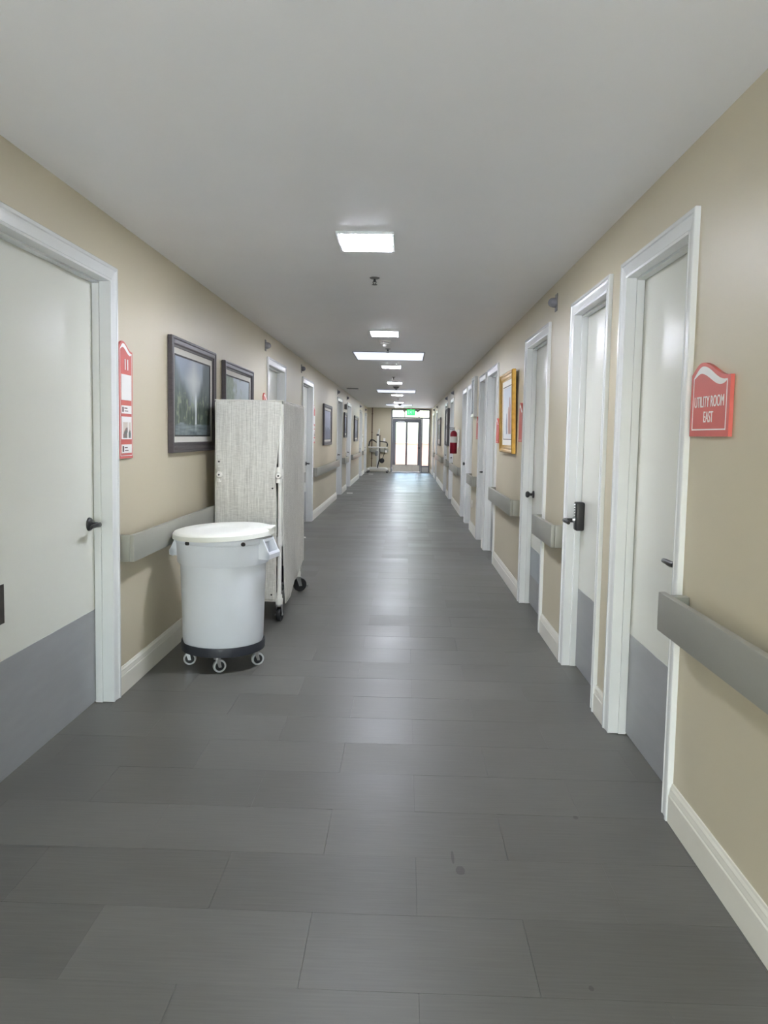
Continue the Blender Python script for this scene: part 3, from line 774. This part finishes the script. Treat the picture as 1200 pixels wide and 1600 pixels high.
def paint_dusk(u, v, s):
    n1 = fbm(u*4, v*4, s); c = mixc((0.30, 0.32, 0.40), (0.46, 0.48, 0.58), sm(0.2, 1, v+0.2*n1))
    if v < 0.35+0.12*n1: c = mixc(c, (0.16, 0.17, 0.20), 0.6)
    return c
def paint_figures(u, v, s):
    """pale watercolour of standing figures"""
    c = mixc((0.72, 0.73, 0.72), (0.62, 0.66, 0.70), sm(0.3, 1.0, v+0.2*fbm(u*3, v*3, s)))
    for (uc, w, h, cc) in ((0.35, 0.06, 0.5, (0.18, 0.2, 0.26)), (0.58, 0.09, 0.62, (0.48, 0.25, 0.18)), (0.72, 0.09, 0.8, (0.40, 0.17, 0.12))):
        d = abs(u-uc-0.03*fbm(u*3, v*6, s))/(w*(1.0-0.5*sm(h*0.6, h, v)))
        if 0.08 < v < h: c = mixc(c, cc, sm(1.1, 0.7, d)*0.85)
    return c
def canvas(parent, name, w, z0, z1, y, fn, seed, N=90, Mv=64):
    me = bpy.data.meshes.new(name); vs = []; fs = []; cs = []
    for j in range(Mv+1):
        for i in range(N+1):
            u, v = i/N, j/Mv
            vs.append((-w/2+w*u, y, z0+(z1-z0)*v)); cs.append((*[max(0.0, min(1.0, k)) for k in fn(u, v, seed)], 1))
    for j in range(Mv):
        for i in range(N): fs.append((j*(N+1)+i, j*(N+1)+i+1, (j+1)*(N+1)+i+1, (j+1)*(N+1)+i))
    me.from_pydata(vs, [], fs); me.materials.append(PAINT)
    ca = me.color_attributes.new('paint', 'FLOAT_COLOR', 'POINT')
    for i, c in enumerate(cs): ca.data[i].color = c
    for p in me.polygons: p.use_smooth = True
    o = bpy.data.objects.new(name, me); col.objects.link(o); o.parent = parent
    return o
def ring(mb, w, z0, z1, prof):
    """moulding: profile (inset from outer edge, out of the wall) swept round a w x (z1-z0) rectangle"""
    vs = []; n = len(prof)
    for s, v in prof:
        vs += [(-w/2+s, -v, z0+s), (w/2-s, -v, z0+s), (w/2-s, -v, z1-s), (-w/2+s, -v, z1-s)]
    fs = []
    for i in range(n):
        j = (i+1) % n
        for k in range(4): fs.append([i*4+k, i*4+(k+1) % 4, j*4+(k+1) % 4, j*4+k])
    mb.add(vs, fs); return mb
def painting(side, a, b, z0, z1, fn, seed, label, group='dark framed landscape paintings', N=90, tilt=0.0):
    w = b-a
    r = tag(on(side, 'framed_painting', (a+b)/2), label, 'painting', group)
    m = ring(MB(), w, z0, z1, [(0.0, 0.004), (0.0, 0.030), (0.006, 0.036), (0.014, 0.036), (0.020, 0.030), (0.030, 0.033), (0.044, 0.030), (0.052, 0.022), (0.060, 0.020), (0.068, 0.014), (0.068, 0.004)])
    fr = m.build('frame', FRAMED, r, 30)
    m = ring(MB(), w-0.130, z0+0.065, z1-0.065, [(0.0, 0.010), (0.0, 0.016), (0.040, 0.013), (0.040, 0.008)]); m.build('liner', LINER, r)
    m = ring(MB(), w-0.206, z0+0.103, z1-0.103, [(0.0, 0.010), (0.0, 0.015), (0.010, 0.014), (0.010, 0.008)]); m.build('fillet', FILLET, r)
    canvas(r, 'canvas', w-0.20, z0+0.1, z1-0.1, -0.010, fn, seed, N)
    m = MB(); m.box(-w/2+0.02, w/2-0.02, -0.008, -0.001, z0+0.02, z1-0.02); m.build('backing', FILLET, r)
    return r
painting('L', 4.66, 5.74, 1.255, 1.985, paint_gorge, 1.7, 'large dark framed painting of a misty gorge with a waterfall')
painting('L', 6.03, 7.16, 1.245, 1.965, paint_lake, 5.2, 'dark framed misty landscape painting partly hidden behind the linen cart')
painting('L', 13.45, 14.85, 1.19, 1.935, paint_dusk, 8.1, 'dark framed bluish painting on the left wall past the cart', N=40)
painting('L', 18.0, 18.75, 1.32, 1.92, paint_dusk, 2.2, 'small dark framed painting under the grey wall box', N=30)
painting('L', 21.6, 23.1, 1.20, 1.94, paint_dusk, 4.4, 'farthest dark framed painting on the left wall', N=30)
# gold frame on the right wall, leaning a little forward at the top
r = tag(on('R', 'framed_picture', 7.28), 'gold framed picture of standing figures in a wide white mat', 'picture')
gw, g0, g1 = 0.90, 1.245, 2.005
gm = MB(); ring(gm, gw, g0, g1, [(0.0, 0.018), (0.0, 0.048), (0.010, 0.056), (0.022, 0.054), (0.032, 0.046), (0.048, 0.044), (0.060, 0.036), (0.070, 0.034), (0.074, 0.028), (0.074, 0.018)])
parts = [gm.build('frame', GOLD, r, 30)]
gm = MB(); ring(gm, gw-0.14, g0+0.07, g1-0.07, [(0.0, 0.022), (0.0, 0.030), (0.07, 0.029), (0.07, 0.022)]); parts.append(gm.build('mat_board', MATB, r))
gm = MB(); ring(gm, gw-0.25, g0+0.125, g1-0.125, [(0.0, 0.026), (0.0, 0.0298), (0.008, 0.0295), (0.008, 0.026)]); parts.append(gm.build('mat_line', FILLET, r))
parts.append(canvas(r, 'print', gw-0.27, g0+0.135, g1-0.135, -0.0275, paint_figures, 2.0, 60, 50))
gm = MB(); gm.box(-gw/2+0.03, gw/2-0.03, -0.022, -0.019, g0+0.03, g1-0.03); parts.append(gm.build('backing', FILLET, r))
for o in parts:
    o.data.transform(Matrix.Translation((0, 0, g0)) @ Matrix.Rotation(math.radians(1.4), 4, 'X') @ Matrix.Translation((0, 0.012, -g0)))
# far picture on the right
r = tag(on('R', 'framed_picture', 22.1), 'thin grey framed picture far along the right wall', 'picture')
m = ring(MB(), 1.75, 1.12, 1.92, [(0, 0.002), (0, 0.03), (0.04, 0.034), (0.05, 0.02), (0.05, 0.002)]); m.build('frame', mat('grey_wood_frame', (104, 98, 94), 0.45, var=0.08), r)
m = ring(MB(), 1.66, 1.165, 1.875, [(0, 0.006), (0, 0.016), (0.14, 0.015), (0.14, 0.006)]); m.build('mat_board', MATB, r)
canvas(r, 'print', 1.40, 1.295, 1.745, -0.010, paint_lake, 9.0, 30, 24)

# ------------------------------------------------------------------ notices and small wall fittings
r = tag(on('R', 'notice_board', 17.42), 'dark framed notice board with white sheets on the right wall', 'notice board')
m = ring(MB(), 0.98, 1.18, 2.02, [(0, 0.001), (0, 0.07), (0.03, 0.07), (0.03, 0.05), (0.035, 0.001)]); m.build('frame', mat('board_frame', (86, 82, 84), 0.5, var=0.05), r)
m = MB(); m.box(-0.46, 0.46, -0.05, -0.002, 1.21, 1.99); m.build('board', mat('board_cork', (176, 176, 178), 0.9, var=0.06, vscale=60), r)
for x, z in ((-0.28, 1.78), (0.02, 1.80), (0.30, 1.76), (-0.27, 1.43), (0.04, 1.40), (0.31, 1.44)):
    m = MB(); m.box(x-0.108, x+0.108, -0.0525, -0.0505, z-0.14, z+0.14); m.build('paper_sheet', PAPER, r)
# narrow white wall case
r = tag(on('R', 'wall_case', 10.95), 'narrow white framed case high on the right wall, above the pink sign', 'wall case')
m = ring(MB(), 0.46, 1.68, 2.24, [(0, 0.001), (0, 0.045), (0.04, 0.045), (0.04, 0.001)]); m.build('frame', TRIM, r)
m = MB(); m.box(-0.19, 0.19, -0.02, -0.001, 1.72, 2.20); m.build('panel', mat('case_panel', (170, 176, 180), 0.3, var=0.04), r)
# framed notice hung on the door past it
r = tag(empty('framed_notice', (XR+0.07, 11.78, 0), -PI/2), 'small white framed notice on the door past the wall case', 'notice')
m = ring(MB(), 0.30, 1.40, 1.62, [(0, 0.001), (0, 0.03), (0.016, 0.03), (0.016, 0.001)]); m.build('frame', PLATE, r)
m = MB(); m.box(-0.134, 0.134, -0.024, -0.001, 1.416, 1.604); m.build('paper_sheet', PAPER, r)
# wall outlet low on the right
r = tag(on('R', 'wall_outlet', 11.06), 'white wall outlet low on the right wall below the short handrail', 'outlet')
m = MB(); m.box(-0.036, 0.036, -0.006, 0, 0.36, 0.475, 0.002); m.build('cover_plate', SIGNW, r)
for z in (0.392, 0.443):
    m = MB(); m.lathe([(0.017, -0.0065), (0.016, -0.008), (0.003, -0.008)], 16, 'y', (0, 0, z)); m.build('socket', PAPER, r)
# light switch on the end wall
r = tag(on('E', 'light_switch', -0.80), 'white light switch on the tan end wall', 'light switch')
m = MB(); m.box(-0.04, 0.04, -0.007, 0, 1.16, 1.28, 0.002); p = m.build('switch_plate', SIGNW, r)
m = MB(); m.box(-0.012, 0.012, -0.014, -0.007, 1.195, 1.245, 0.003); m.build('rocker', SIGNW, p)
# brown conduit up the end wall
r = tag(on('E', 'conduit', -1.275), 'brown vertical conduit on the tan end wall behind the lift', 'conduit')
m = MB(); m.cyl((0, -0.022, 0.16), (0, -0.022, H-0.002), 0.02, n=12); m.build('conduit_pipe', PIPE, r, 40)
for z in (0.5, 1.5, 2.2):
    m = MB(); m.box(-0.035, 0.035, -0.044, -0.001, z-0.012, z+0.012, 0.002); m.build('pipe_strap', PIPE, r)
# grey box and notices over the left wall between doors
r = tag(on('L', 'wall_box', 18.4), 'small grey box high on the left wall above the small painting', 'wall box')
m = MB(); m.box(-0.17, 0.17, -0.06, 0, 2.0, 2.12, 0.006); b = m.build('housing', PLATE, r)
m = MB(); m.box(-0.15, 0.15, -0.064, -0.06, 2.015, 2.105, 0.002); m.build('cover', GREYP, b)
r = tag(on('L', 'posted_notice', 18.75), 'white paper notices below the small dark painting on the left', 'notice')
for x, z, w, h in ((0.0, 1.12, 0.16, 0.22), (0.06, 0.98, 0.20, 0.06)):
    m = MB(); m.box(x-w/2, x+w/2, -0.003, -0.001, z-h/2, z+h/2); m.build('paper_sheet', PAPER, r)
r = tag(on('L', 'posted_notice', 26.2), 'white paper notice far along the left wall by the lift', 'notice')
m = MB(); m.box(-0.18, 0.18, -0.006, -0.001, 1.15, 1.42); p = m.build('paper_sheet', PAPER, r)
m = MB(); m.box(-0.13, 0.13, -0.0065, -0.006, 1.30, 1.36); m.build('printed_mark', GREYP, p)

# fire extinguisher
r = tag(on('R', 'fire_extinguisher', 14.05), 'red fire extinguisher hanging on the right wall', 'fire extinguisher')
cx = -0.105
m = MB(); m.lathe([(0.004, 1.075), (0.058, 1.075), (0.066, 1.082), (0.066, 1.43), (0.058, 1.468), (0.036, 1.492), (0.018, 1.50)], 28, 'z', (0, cx, 0)); tank = m.build('tank', EXTR, r, 50)
m = MB(); m.lathe([(0.0664, 1.28), (0.0668, 1.282), (0.0668, 1.388), (0.0664, 1.39)], 28, 'z', (0, cx, 0), True); m.build('label_band', PAPER, tank, 50)
m = MB(); m.cyl((0, cx, 1.49), (0, cx, 1.535), 0.018, n=14); m.box(-0.012, 0.012, cx-0.085, cx+0.02, 1.545, 1.556, 0.002); m.box(-0.011, 0.011, cx-0.075, cx+0.01, 1.518, 1.528, 0.002)
m.build('valve_head', BLACK, r)
m = MB(); m.lathe([(0.003, 0.02), (0.017, 0.02), (0.017, 0.0)], 14, 'x', (0.012, cx, 1.512)); m.build('pressure_gauge', STEEL, r)
m = MB(); m.tube([(-0.02, cx, 1.51), (-0.06, cx, 1.50), (-0.085, cx, 1.42), (-0.082, cx, 1.25), (-0.076, cx, 1.18)], [0.009]*3+[0.010, 0.014], 8); m.build('hose', RUBBER, r, 50)
m = MB(); m.box(-0.02, 0.02, cx+0.068, -0.001, 1.20, 1.52, 0.002); m.box(-0.07, 0.07, cx+0.06, cx+0.069, 1.40, 1.415, 0.001); m.build('wall_bracket', STEEL, r)
m = MB(); m.box(0.13, 0.20, -0.004, -0.001, 1.15, 1.27); m.build('inspection_tag', PAPER, r)

# ------------------------------------------------------------------ round bin on its dolly
bx, by = -1.078, 4.475
r = tag(empty('rolling_bin', (bx, by, 0)), 'round white rolling bin with lid on a dark caster dolly', 'bin')
m = MB(); m.lathe([(0.004, 0.134), (0.222, 0.134), (0.234, 0.14), (0.239, 0.155), (0.252, 0.60), (0.2525, 0.628), (0.250, 0.628), (0.240, 0.60), (0.226, 0.15), (0.004, 0.145)], 64)
can = m.build('can_body', CANW, r, 40)
m = MB()   # deep reinforced rim band
m.lathe([(0.2525, 0.622), (0.268, 0.622), (0.270, 0.626), (0.2745, 0.742), (0.279, 0.744), (0.281, 0.748), (0.282, 0.772), (0.279, 0.778), (0.266, 0.778), (0.258, 0.74), (0.2525, 0.64)], 64, ringed=True)
band = m.build('rim_band', CANW, can, 40)
for s in (-1, 1):      # moulded grip handles: two cheeks, top bar and front loop
    m = MB(); hw = 0.075
    for e in (-1, 1):
        y0, y1 = sorted((e*hw, e*(hw-0.014)))
        pts = [(s*0.262, 0.775), (s*0.290, 0.772), (s*0.330, 0.685), (s*0.330, 0.66), (s*0.315, 0.655), (s*0.262, 0.655)]
        m.prism(pts if s > 0 else pts[::-1], y0, y1)
    m.box(*sorted((s*0.264, s*0.292)), -hw, hw, 0.755, 0.775, 0.004)
    pts = [(s*0.302, 0.69), (s*0.325, 0.70), (s*0.333, 0.685), (s*0.331, 0.658), (s*0.310, 0.652)]
    m.prism(pts if s > 0 else pts[::-1], -hw, hw)
    g = m.build('grip_handle', CANW, can)
    if s < 0: g.location.x = 0.022
    g.rotation_euler.z = math.radians(-14 if s > 0 else -4)
for a in (-122, -54):
    a = math.radians(a); c = Vector((math.cos(a), math.sin(a), 0))
    m = MB(); m.cyl(c*0.280+Vector((0, 0, 0.755)), c*0.293+Vector((0, 0, 0.755)), 0.0125, 0.0105, 16); m.cyl(c*0.293+Vector((0, 0, 0.755)), c*0.296+Vector((0, 0, 0.755)), 0.006, 0.004, 12); m.build('rim_bolt', BLACK, can, 40)
m = MB()
m.lathe([(0.004, 0.0), (0.11, 0.0), (0.135, 0.004), (0.150, 0.012), (0.165, 0.016), (0.268, 0.012), (0.288, 0.006), (0.297, -0.004), (0.300, -0.03), (0.296, -0.031), (0.292, -0.008), (0.262, 0.004), (0.12, -0.006), (0.004, -0.006)], 64)
lid = m.build('lid', LIDW, r, 35, loc=(0, 0, 0.808)); lid.rotation_euler = (math.radians(1.0), math.radians(-2.6), 0)
m = MB(); m.box(0.215, 0.302, -0.075, 0.075, 0.0, 0.014, 0.004); m.build('lid_tab', LIDW, lid, 30)
m = MB(); m.lathe([(0.004, 0.090), (0.225, 0.090), (0.248, 0.096), (0.250, 0.130), (0.247, 0.148), (0.243, 0.148), (0.241, 0.132), (0.004, 0.130)], 56); m.build('dolly', DOLLY, r, 40)

def caster(parent, x, y, zt, wr, ww, ang, tyre, hub, nm='caster', brake=False):
    """fork, plate and wheel; the wheel stands on the floor"""
    root = MB(); ca, sa = math.cos(ang), math.sin(ang)
    root.cyl((0, 0, zt-0.012), (0, 0, zt), wr*0.55, n=16)
    tr = 0.35*wr
    for s in (-1, 1):
        y0 = s*(ww/2+0.004)
        pts = [(-0.3*wr, zt-0.01), (0.35*wr, zt-0.01), (tr+0.22*wr, wr*0.85), (tr-0.22*wr, wr*0.85)]
        y0, y1 = sorted((y0, y0+s*0.003)); root.prism(pts, y0, y1)
    root.cyl((tr, -ww/2-0.010, wr), (tr, ww/2+0.010, wr), 0.006, n=10)
    o = root.build('caster_fork', STEEL, parent, 30, (x, y, 0)); o.rotation_euler.z = ang
    t = MB(); t.lathe([(wr*0.72, -ww/2), (wr*0.93, -ww/2), (wr, -ww*0.3), (wr, ww*0.3), (wr*0.93, ww/2), (wr*0.72, ww/2)], 28, 'y', (tr, 0, wr), True); wh = t.build('wheel', tyre, o, 40)
    t = MB(); t.lathe([(0.004, -ww*0.52), (wr*0.25, -ww*0.52), (wr*0.3, -ww*0.36), (wr*0.73, -ww*0.36), (wr*0.73, ww*0.36), (wr*0.3, ww*0.36), (wr*0.25, ww*0.52), (0.004, ww*0.52)], 20, 'y', (tr, 0, wr)); t.build('hub', hub, wh, 40)
    if brake:
        t = MB(); t.box(-0.3*wr, 1.5*wr, ww/2+0.006, ww/2+0.016, wr*0.95, wr*1.08, 0.002); t.box(1.2*wr, 1.6*wr, -0.008, ww/2+0.018, wr*0.5, wr*0.95, 0.002); t.build('brake_pedal', STEEL, o)
    return o
for i in range(5):
    a = math.radians(-86+72*i)
    caster(r, 0.212*math.cos(a), 0.212*math.sin(a), 0.092, 0.038, 0.024, math.radians(28 if i != 4 else 10), TYRE, RUBBER)

# ------------------------------------------------------------------ covered linen cart
CX0, CX1, CY0, CY1, CZ0, CZ1 = -1.375, -0.895, 5.47, 6.60, 0.165, 1.622
r = tag(empty('linen_cart', (0, 0, 0)), 'tall white pipe linen cart under a grey slub fabric cover', 'linen cart')
for (x, y) in ((CX0+0.03, CY0+0.01), (CX1-0.012, CY0+0.01), (CX0+0.03, CY1-0.02), (CX1-0.03, CY1-0.02)):
    m = MB(); m.cyl((x, y, 0.16), (x, y, CZ1-0.02), 0.0165, n=16); p = m.build('pole', PVC, r, 40)
    for z in (0.17, 0.60, 1.095, CZ1-0.06):
        m = MB(); m.cyl((x, y, z-0.035), (x, y, z+0.035), 0.0225, n=16); m.build('pipe_fitting', PVC, p, 40)
for z in (0.20, 0.62, 1.095, CZ1-0.035):
    for y in (CY0+0.025, CY1-0.02):
        m = MB(); m.cyl((CX0+0.03, y, z), (CX1-0.015, y, z), 0.0155, n=12); m.build('cross_rail', PVC, r, 40)
    for x in (CX0+0.03, CX1-0.03):
        m = MB(); m.cyl((x, CY0+0.01, z), (x, CY1-0.02, z), 0.0155, n=12); m.build('cross_rail', PVC, r, 40)
for z in (0.215, 0.637, 1.112):
    m = MB(); m.box(CX0+0.05, CX1-0.05, CY0+0.05, CY1-0.05, z, z+0.012); m.build('shelf', GREYP, r)

def cloth(name, fn, nu, nv, parent, thick=0.004):
    vs = [fn(i/nu, j/nv) for j in range(nv+1) for i in range(nu+1)]
    fs = [(j*(nu+1)+i, j*(nu+1)+i+1, (j+1)*(nu+1)+i+1, (j+1)*(nu+1)+i) for j in range(nv) for i in range(nu)]
    me = bpy.data.meshes.new(name); me.from_pydata(vs, [], fs); me.materials.append(LINEN)
    for p in me.polygons: p.use_smooth = True
    o = bpy.data.objects.new(name, me); col.objects.link(o); o.parent = parent
    s = o.modifiers.new('cloth thickness', 'SOLIDIFY'); s.thickness = thick; s.offset = 0
    return o
def gau(x, c, w): return math.exp(-((x-c)/w)**2)
def front_edge_r(z):       # right edge of the front panel, pulled in round the middle fitting
    e = CX1-0.002-0.033*sm(CZ1, 1.15, z)-0.009*gau(z, 1.06, 0.10)
    return e
def front_edge_l(z): return CX0+0.004+0.012*gau(z, 1.08, 0.05)
def front(u, v):
    z = CZ0+(CZ1-CZ0)*v-0.008*u*(1-v)
    a, b = front_edge_l(z), front_edge_r(z)
    x = a+(b-a)*u
    y = CY0-0.012+0.006*math.sin(u*9+z*3)*(1-v)*0.6+0.004*fbm(u*2, v*5, 1.0)
    y -= 0.010*gau(u, 0.06, 0.05)*gau(z, 1.09, 0.07)+0.012*gau(u, 0.97, 0.05)*gau(z, 1.1, 0.08)
    return (x, y, z)
fr = cloth('front_cover', front, 40, 70, r)
def side(u, v):            # side flap hanging free, its lower hem sweeping up to the rear
    y = CY0+0.02+(CY1-CY0)*u
    zb = 0.135+0.055*u+0.09*sm(0.75, 1.0, u)+0.16*sm(0.22, 0.0, u)*0.0
    z = zb+(CZ1+0.004-zb)*v
    flare = (1-v)**1.5
    x = CX1+0.006+0.030*flare*math.sin(1.2+u*5.0)*0.7-0.012*gau(u, 0.0, 0.1)*gau(v, 0.35, 0.3)+0.004*fbm(u*4, v*6, 2.0)
    return (x+0.008*flare, y+0.02*flare*(1-u), z)
sd = cloth('side_cover', side, 40, 60, r)
def side_l(u, v): return (CX0-0.006+0.004*fbm(u*4, v*4, 7.0), CY0+(CY1-CY0)*u, 0.16+(CZ1-0.172)*v)
cloth('wall_side_cover', side_l, 16, 30, r)
def back(u, v): return (CX0+(CX1-CX0)*u, CY1+0.012+0.003*fbm(u*4, v*4, 9.0), 0.17+(CZ1-0.18)*v)
cloth('rear_cover', back, 16, 30, r)
def top(u, v):
    return (CX0-0.004+(CX1-CX0+0.012)*u, CY0-0.012+(CY1-CY0+0.024)*v, CZ1+0.004+0.006*math.sin(PI*u)*math.sin(PI*v)-0.012*0)
tp = cloth('top_cover', top, 20, 24, r)
PIP = mat('cover_piping', (216, 215, 208), 0.7, var=0.02, vscale=30)
for nm, pts, par in (('top_piping', [(CX0-0.006, CY0-0.014, CZ1+0.002), (CX1+0.002, CY0-0.014, CZ1+0.002)], tp),
                     ('side_piping', [(CX1+0.004, CY0-0.012, CZ1+0.002), (CX1+0.008, CY1, CZ1+0.002)], tp),
                     ('edge_piping', [(front_edge_r(z)+0.001, front(1, (z-CZ0)/(CZ1-CZ0))[1], z) for z in [CZ0+0.005+(CZ1-CZ0-0.01)*i/30 for i in range(31)]], fr),
                     ('edge_piping', [(front_edge_l(z)-0.001, front(0, (z-CZ0)/(CZ1-CZ0))[1], z) for z in [CZ0+0.005+(CZ1-CZ0-0.01)*i/30 for i in range(31)]], fr),
                     ('hem_piping', [front(i/12, 0) for i in range(13)], fr),
                     ('hem_piping', [side(i/24, 0) for i in range(25)], sd),
                     ('edge_piping', [side(0, i/30) for i in range(31)], sd),
                     ('edge_piping', [side(1, i/30) for i in range(31)], sd)):
    m = MB(); m.tube(pts, 0.0042, 6); m.build(nm, PIP, par, 60)
for x, s in ((CX0+0.030, -1), (CX1-0.018, 1)):
    m = MB(); m.lathe([(0.003, -0.034), (0.017, -0.033), (0.024, -0.022), (0.026, 0.0)], 20, 'y', (x, CY0-0.004, 1.083)); m.build('tee_fitting', PVC, r, 50)
    m = MB(); m.cyl((x, CY0+0.002, 1.03), (x, CY0+0.002, 1.145), 0.0245, n=18); m.build('pipe_fitting', PVC, r, 40)
for x, z in ((CX0+0.026, 1.178), (CX1-0.062, 0.99), (CX1-0.062, 0.62), (CX1-0.066, 0.205), (CX0+0.03, 1.083), (CX1-0.018, 1.083)):
    yy = CY0-0.038 if z == 1.083 else front(min(1, max(0, (x-front_edge_l(z))/(front_edge_r(z)-front_edge_l(z)))), (z-CZ0)/(CZ1-CZ0))[1]-0.004
    m = MB(); m.lathe([(0.002, -0.003), (0.0065, -0.002), (0.007, 0.002)], 12, 'y', (x, yy, z)); m.build('snap_stud', BLACK, fr)
for (x, y, a, br) in ((CX1-0.012, CY0+0.01, 1.45, True), (CX0+0.03, CY0+0.01, 1.3, False), (CX1-0.03, CY1-0.03, 0.5, True), (CX0+0.03, CY1-0.03, 1.2, False)):
    m = MB(); m.cyl((x, y, 0.130), (x, y, 0.175), 0.026, 0.03, 16); m.build('caster_socket', PVC, r, 40)
    caster(r, x, y, 0.133, 0.052 if y < 6 else 0.06, 0.03, a, RUBBER, RUBBER, brake=br)

# ------------------------------------------------------------------ patient lift by the end wall
r = tag(empty('patient_lift', (-1.02, 28.35, 0), 0.0), 'white sit-to-stand patient lift with dark curved arms by the end wall', 'patient lift')
WM = mat('lift_white_enamel', (226, 226, 220), 0.3, var=0.02)
m = MB()
m.box(-0.34, 0.34, 0.10, 0.20, 0.10, 0.19, 0.01)
for s in (-1, 1): m.box(s*0.34-0.035, s*0.34+0.035, -0.45, 0.28, 0.085, 0.145, 0.01)
m.build('base_frame', WM, r, 30)
for s in (-1, 1):
    for y in (-0.40, 0.25): caster(r, s*0.36, y, 0.088, 0.042, 0.024, 0.6, RUBBER, GREYP)
m = MB(); m.box(-0.045, 0.045, 0.10, 0.17, 0.18, 1.40, 0.01); mast = m.build('mast', WM, r, 30)
m = MB(); m.tube([(0, 0.13, 1.40), (0.02, 0.10, 1.50), (0.045, 0.02, 1.62)], [0.045, 0.04, 0.028], 12); m.build('boom', WM, r, 50)
m = MB(); m.box(-0.06, 0.03, 0.05, 0.12, 1.37, 1.43, 0.01); m.build('boom_pivot', BLACK, r)
m = MB(); m.tube([(-0.36, 0.05, 0.93), (-0.2, 0.06, 0.935), (0.36, 0.05, 0.93)], 0.025, 10); m.build('cross_bar', WM, r, 50)
m = MB(); m.tube([(0.05, 0.09, 1.17), (0.20, 0.05, 1.15), (0.33, 0.02, 1.13), (0.36, 0.0, 1.06), (0.345, 0.0, 0.97)], [0.02, 0.02, 0.02, 0.026, 0.026], 10); m.build('curved_arm', RUBBER, r, 50)
m = MB(); m.tube([(-0.05, 0.09, 1.12), (-0.16, 0.05, 1.20), (-0.24, 0.02, 1.22), (-0.31, 0.0, 1.14), (-0.34, 0.0, 0.98)], [0.02, 0.022, 0.036, 0.026, 0.022], 10); m.build('curved_arm', RUBBER, r, 50)
m = MB(); m.box(-0.10, 0.005, 0.03, 0.10, 0.62, 0.80, 0.015); m.build('battery_box', GREYP, r, 30)
m = MB(); m.tube([(0.07, 0.08, 1.40), (0.075, 0.07, 1.1), (0.07, 0.07, 0.5), (0.01, 0.05, 0.25), (0.0, 0.05, 0.16)], [0.018, 0.018, 0.02, 0.022, 0.016], 8); m.build('actuator', RUBBER, r, 50)
m = MB(); m.lathe([(0.02, -0.03), (0.075, -0.03), (0.095, 0.0), (0.075, 0.04), (0.02, 0.04)], 20, 'y', (0.16, 0.03, 0.44)); m.build('knee_pad', RUBBER, r, 50)
m = MB(); m.tube([(0.27, 0.03, 0.93), (0.26, 0.03, 0.75), (0.20, 0.03, 0.58), (0.17, 0.03, 0.48)], 0.012, 8); m.build('strap', RUBBER, r, 50)
m = MB(); m.box(0.27, 0.34, -0.02, 0.03, 0.74, 0.83, 0.01); m.build('hand_control', SIGNW, r)

# flat white pieces standing in for daylight slivers by the left wall
for (x, y, w_, l_, a, lb) in ((-1.36, 10.05, 0.10, 0.14, 0.2, 'painted sliver of daylight on the floor just behind the linen cart'),
                              (-1.30, 17.95, 0.14, 0.22, 0.1, 'painted sliver of daylight on the floor under the small dark painting'),
                              (-1.20, 26.9, 0.16, 0.26, 0.0, 'painted sliver of daylight on the floor near the patient lift')):
    m = MB(); m.box(-w_/2, w_/2, -l_/2, l_/2, 0.0005, 0.002); o = m.build('daylight_sliver', PAPER, None, None, (x, y, 0.0)); o.rotation_euler.z = a
    tag(o, lb, 'painted light', 'painted daylight slivers on the floor')
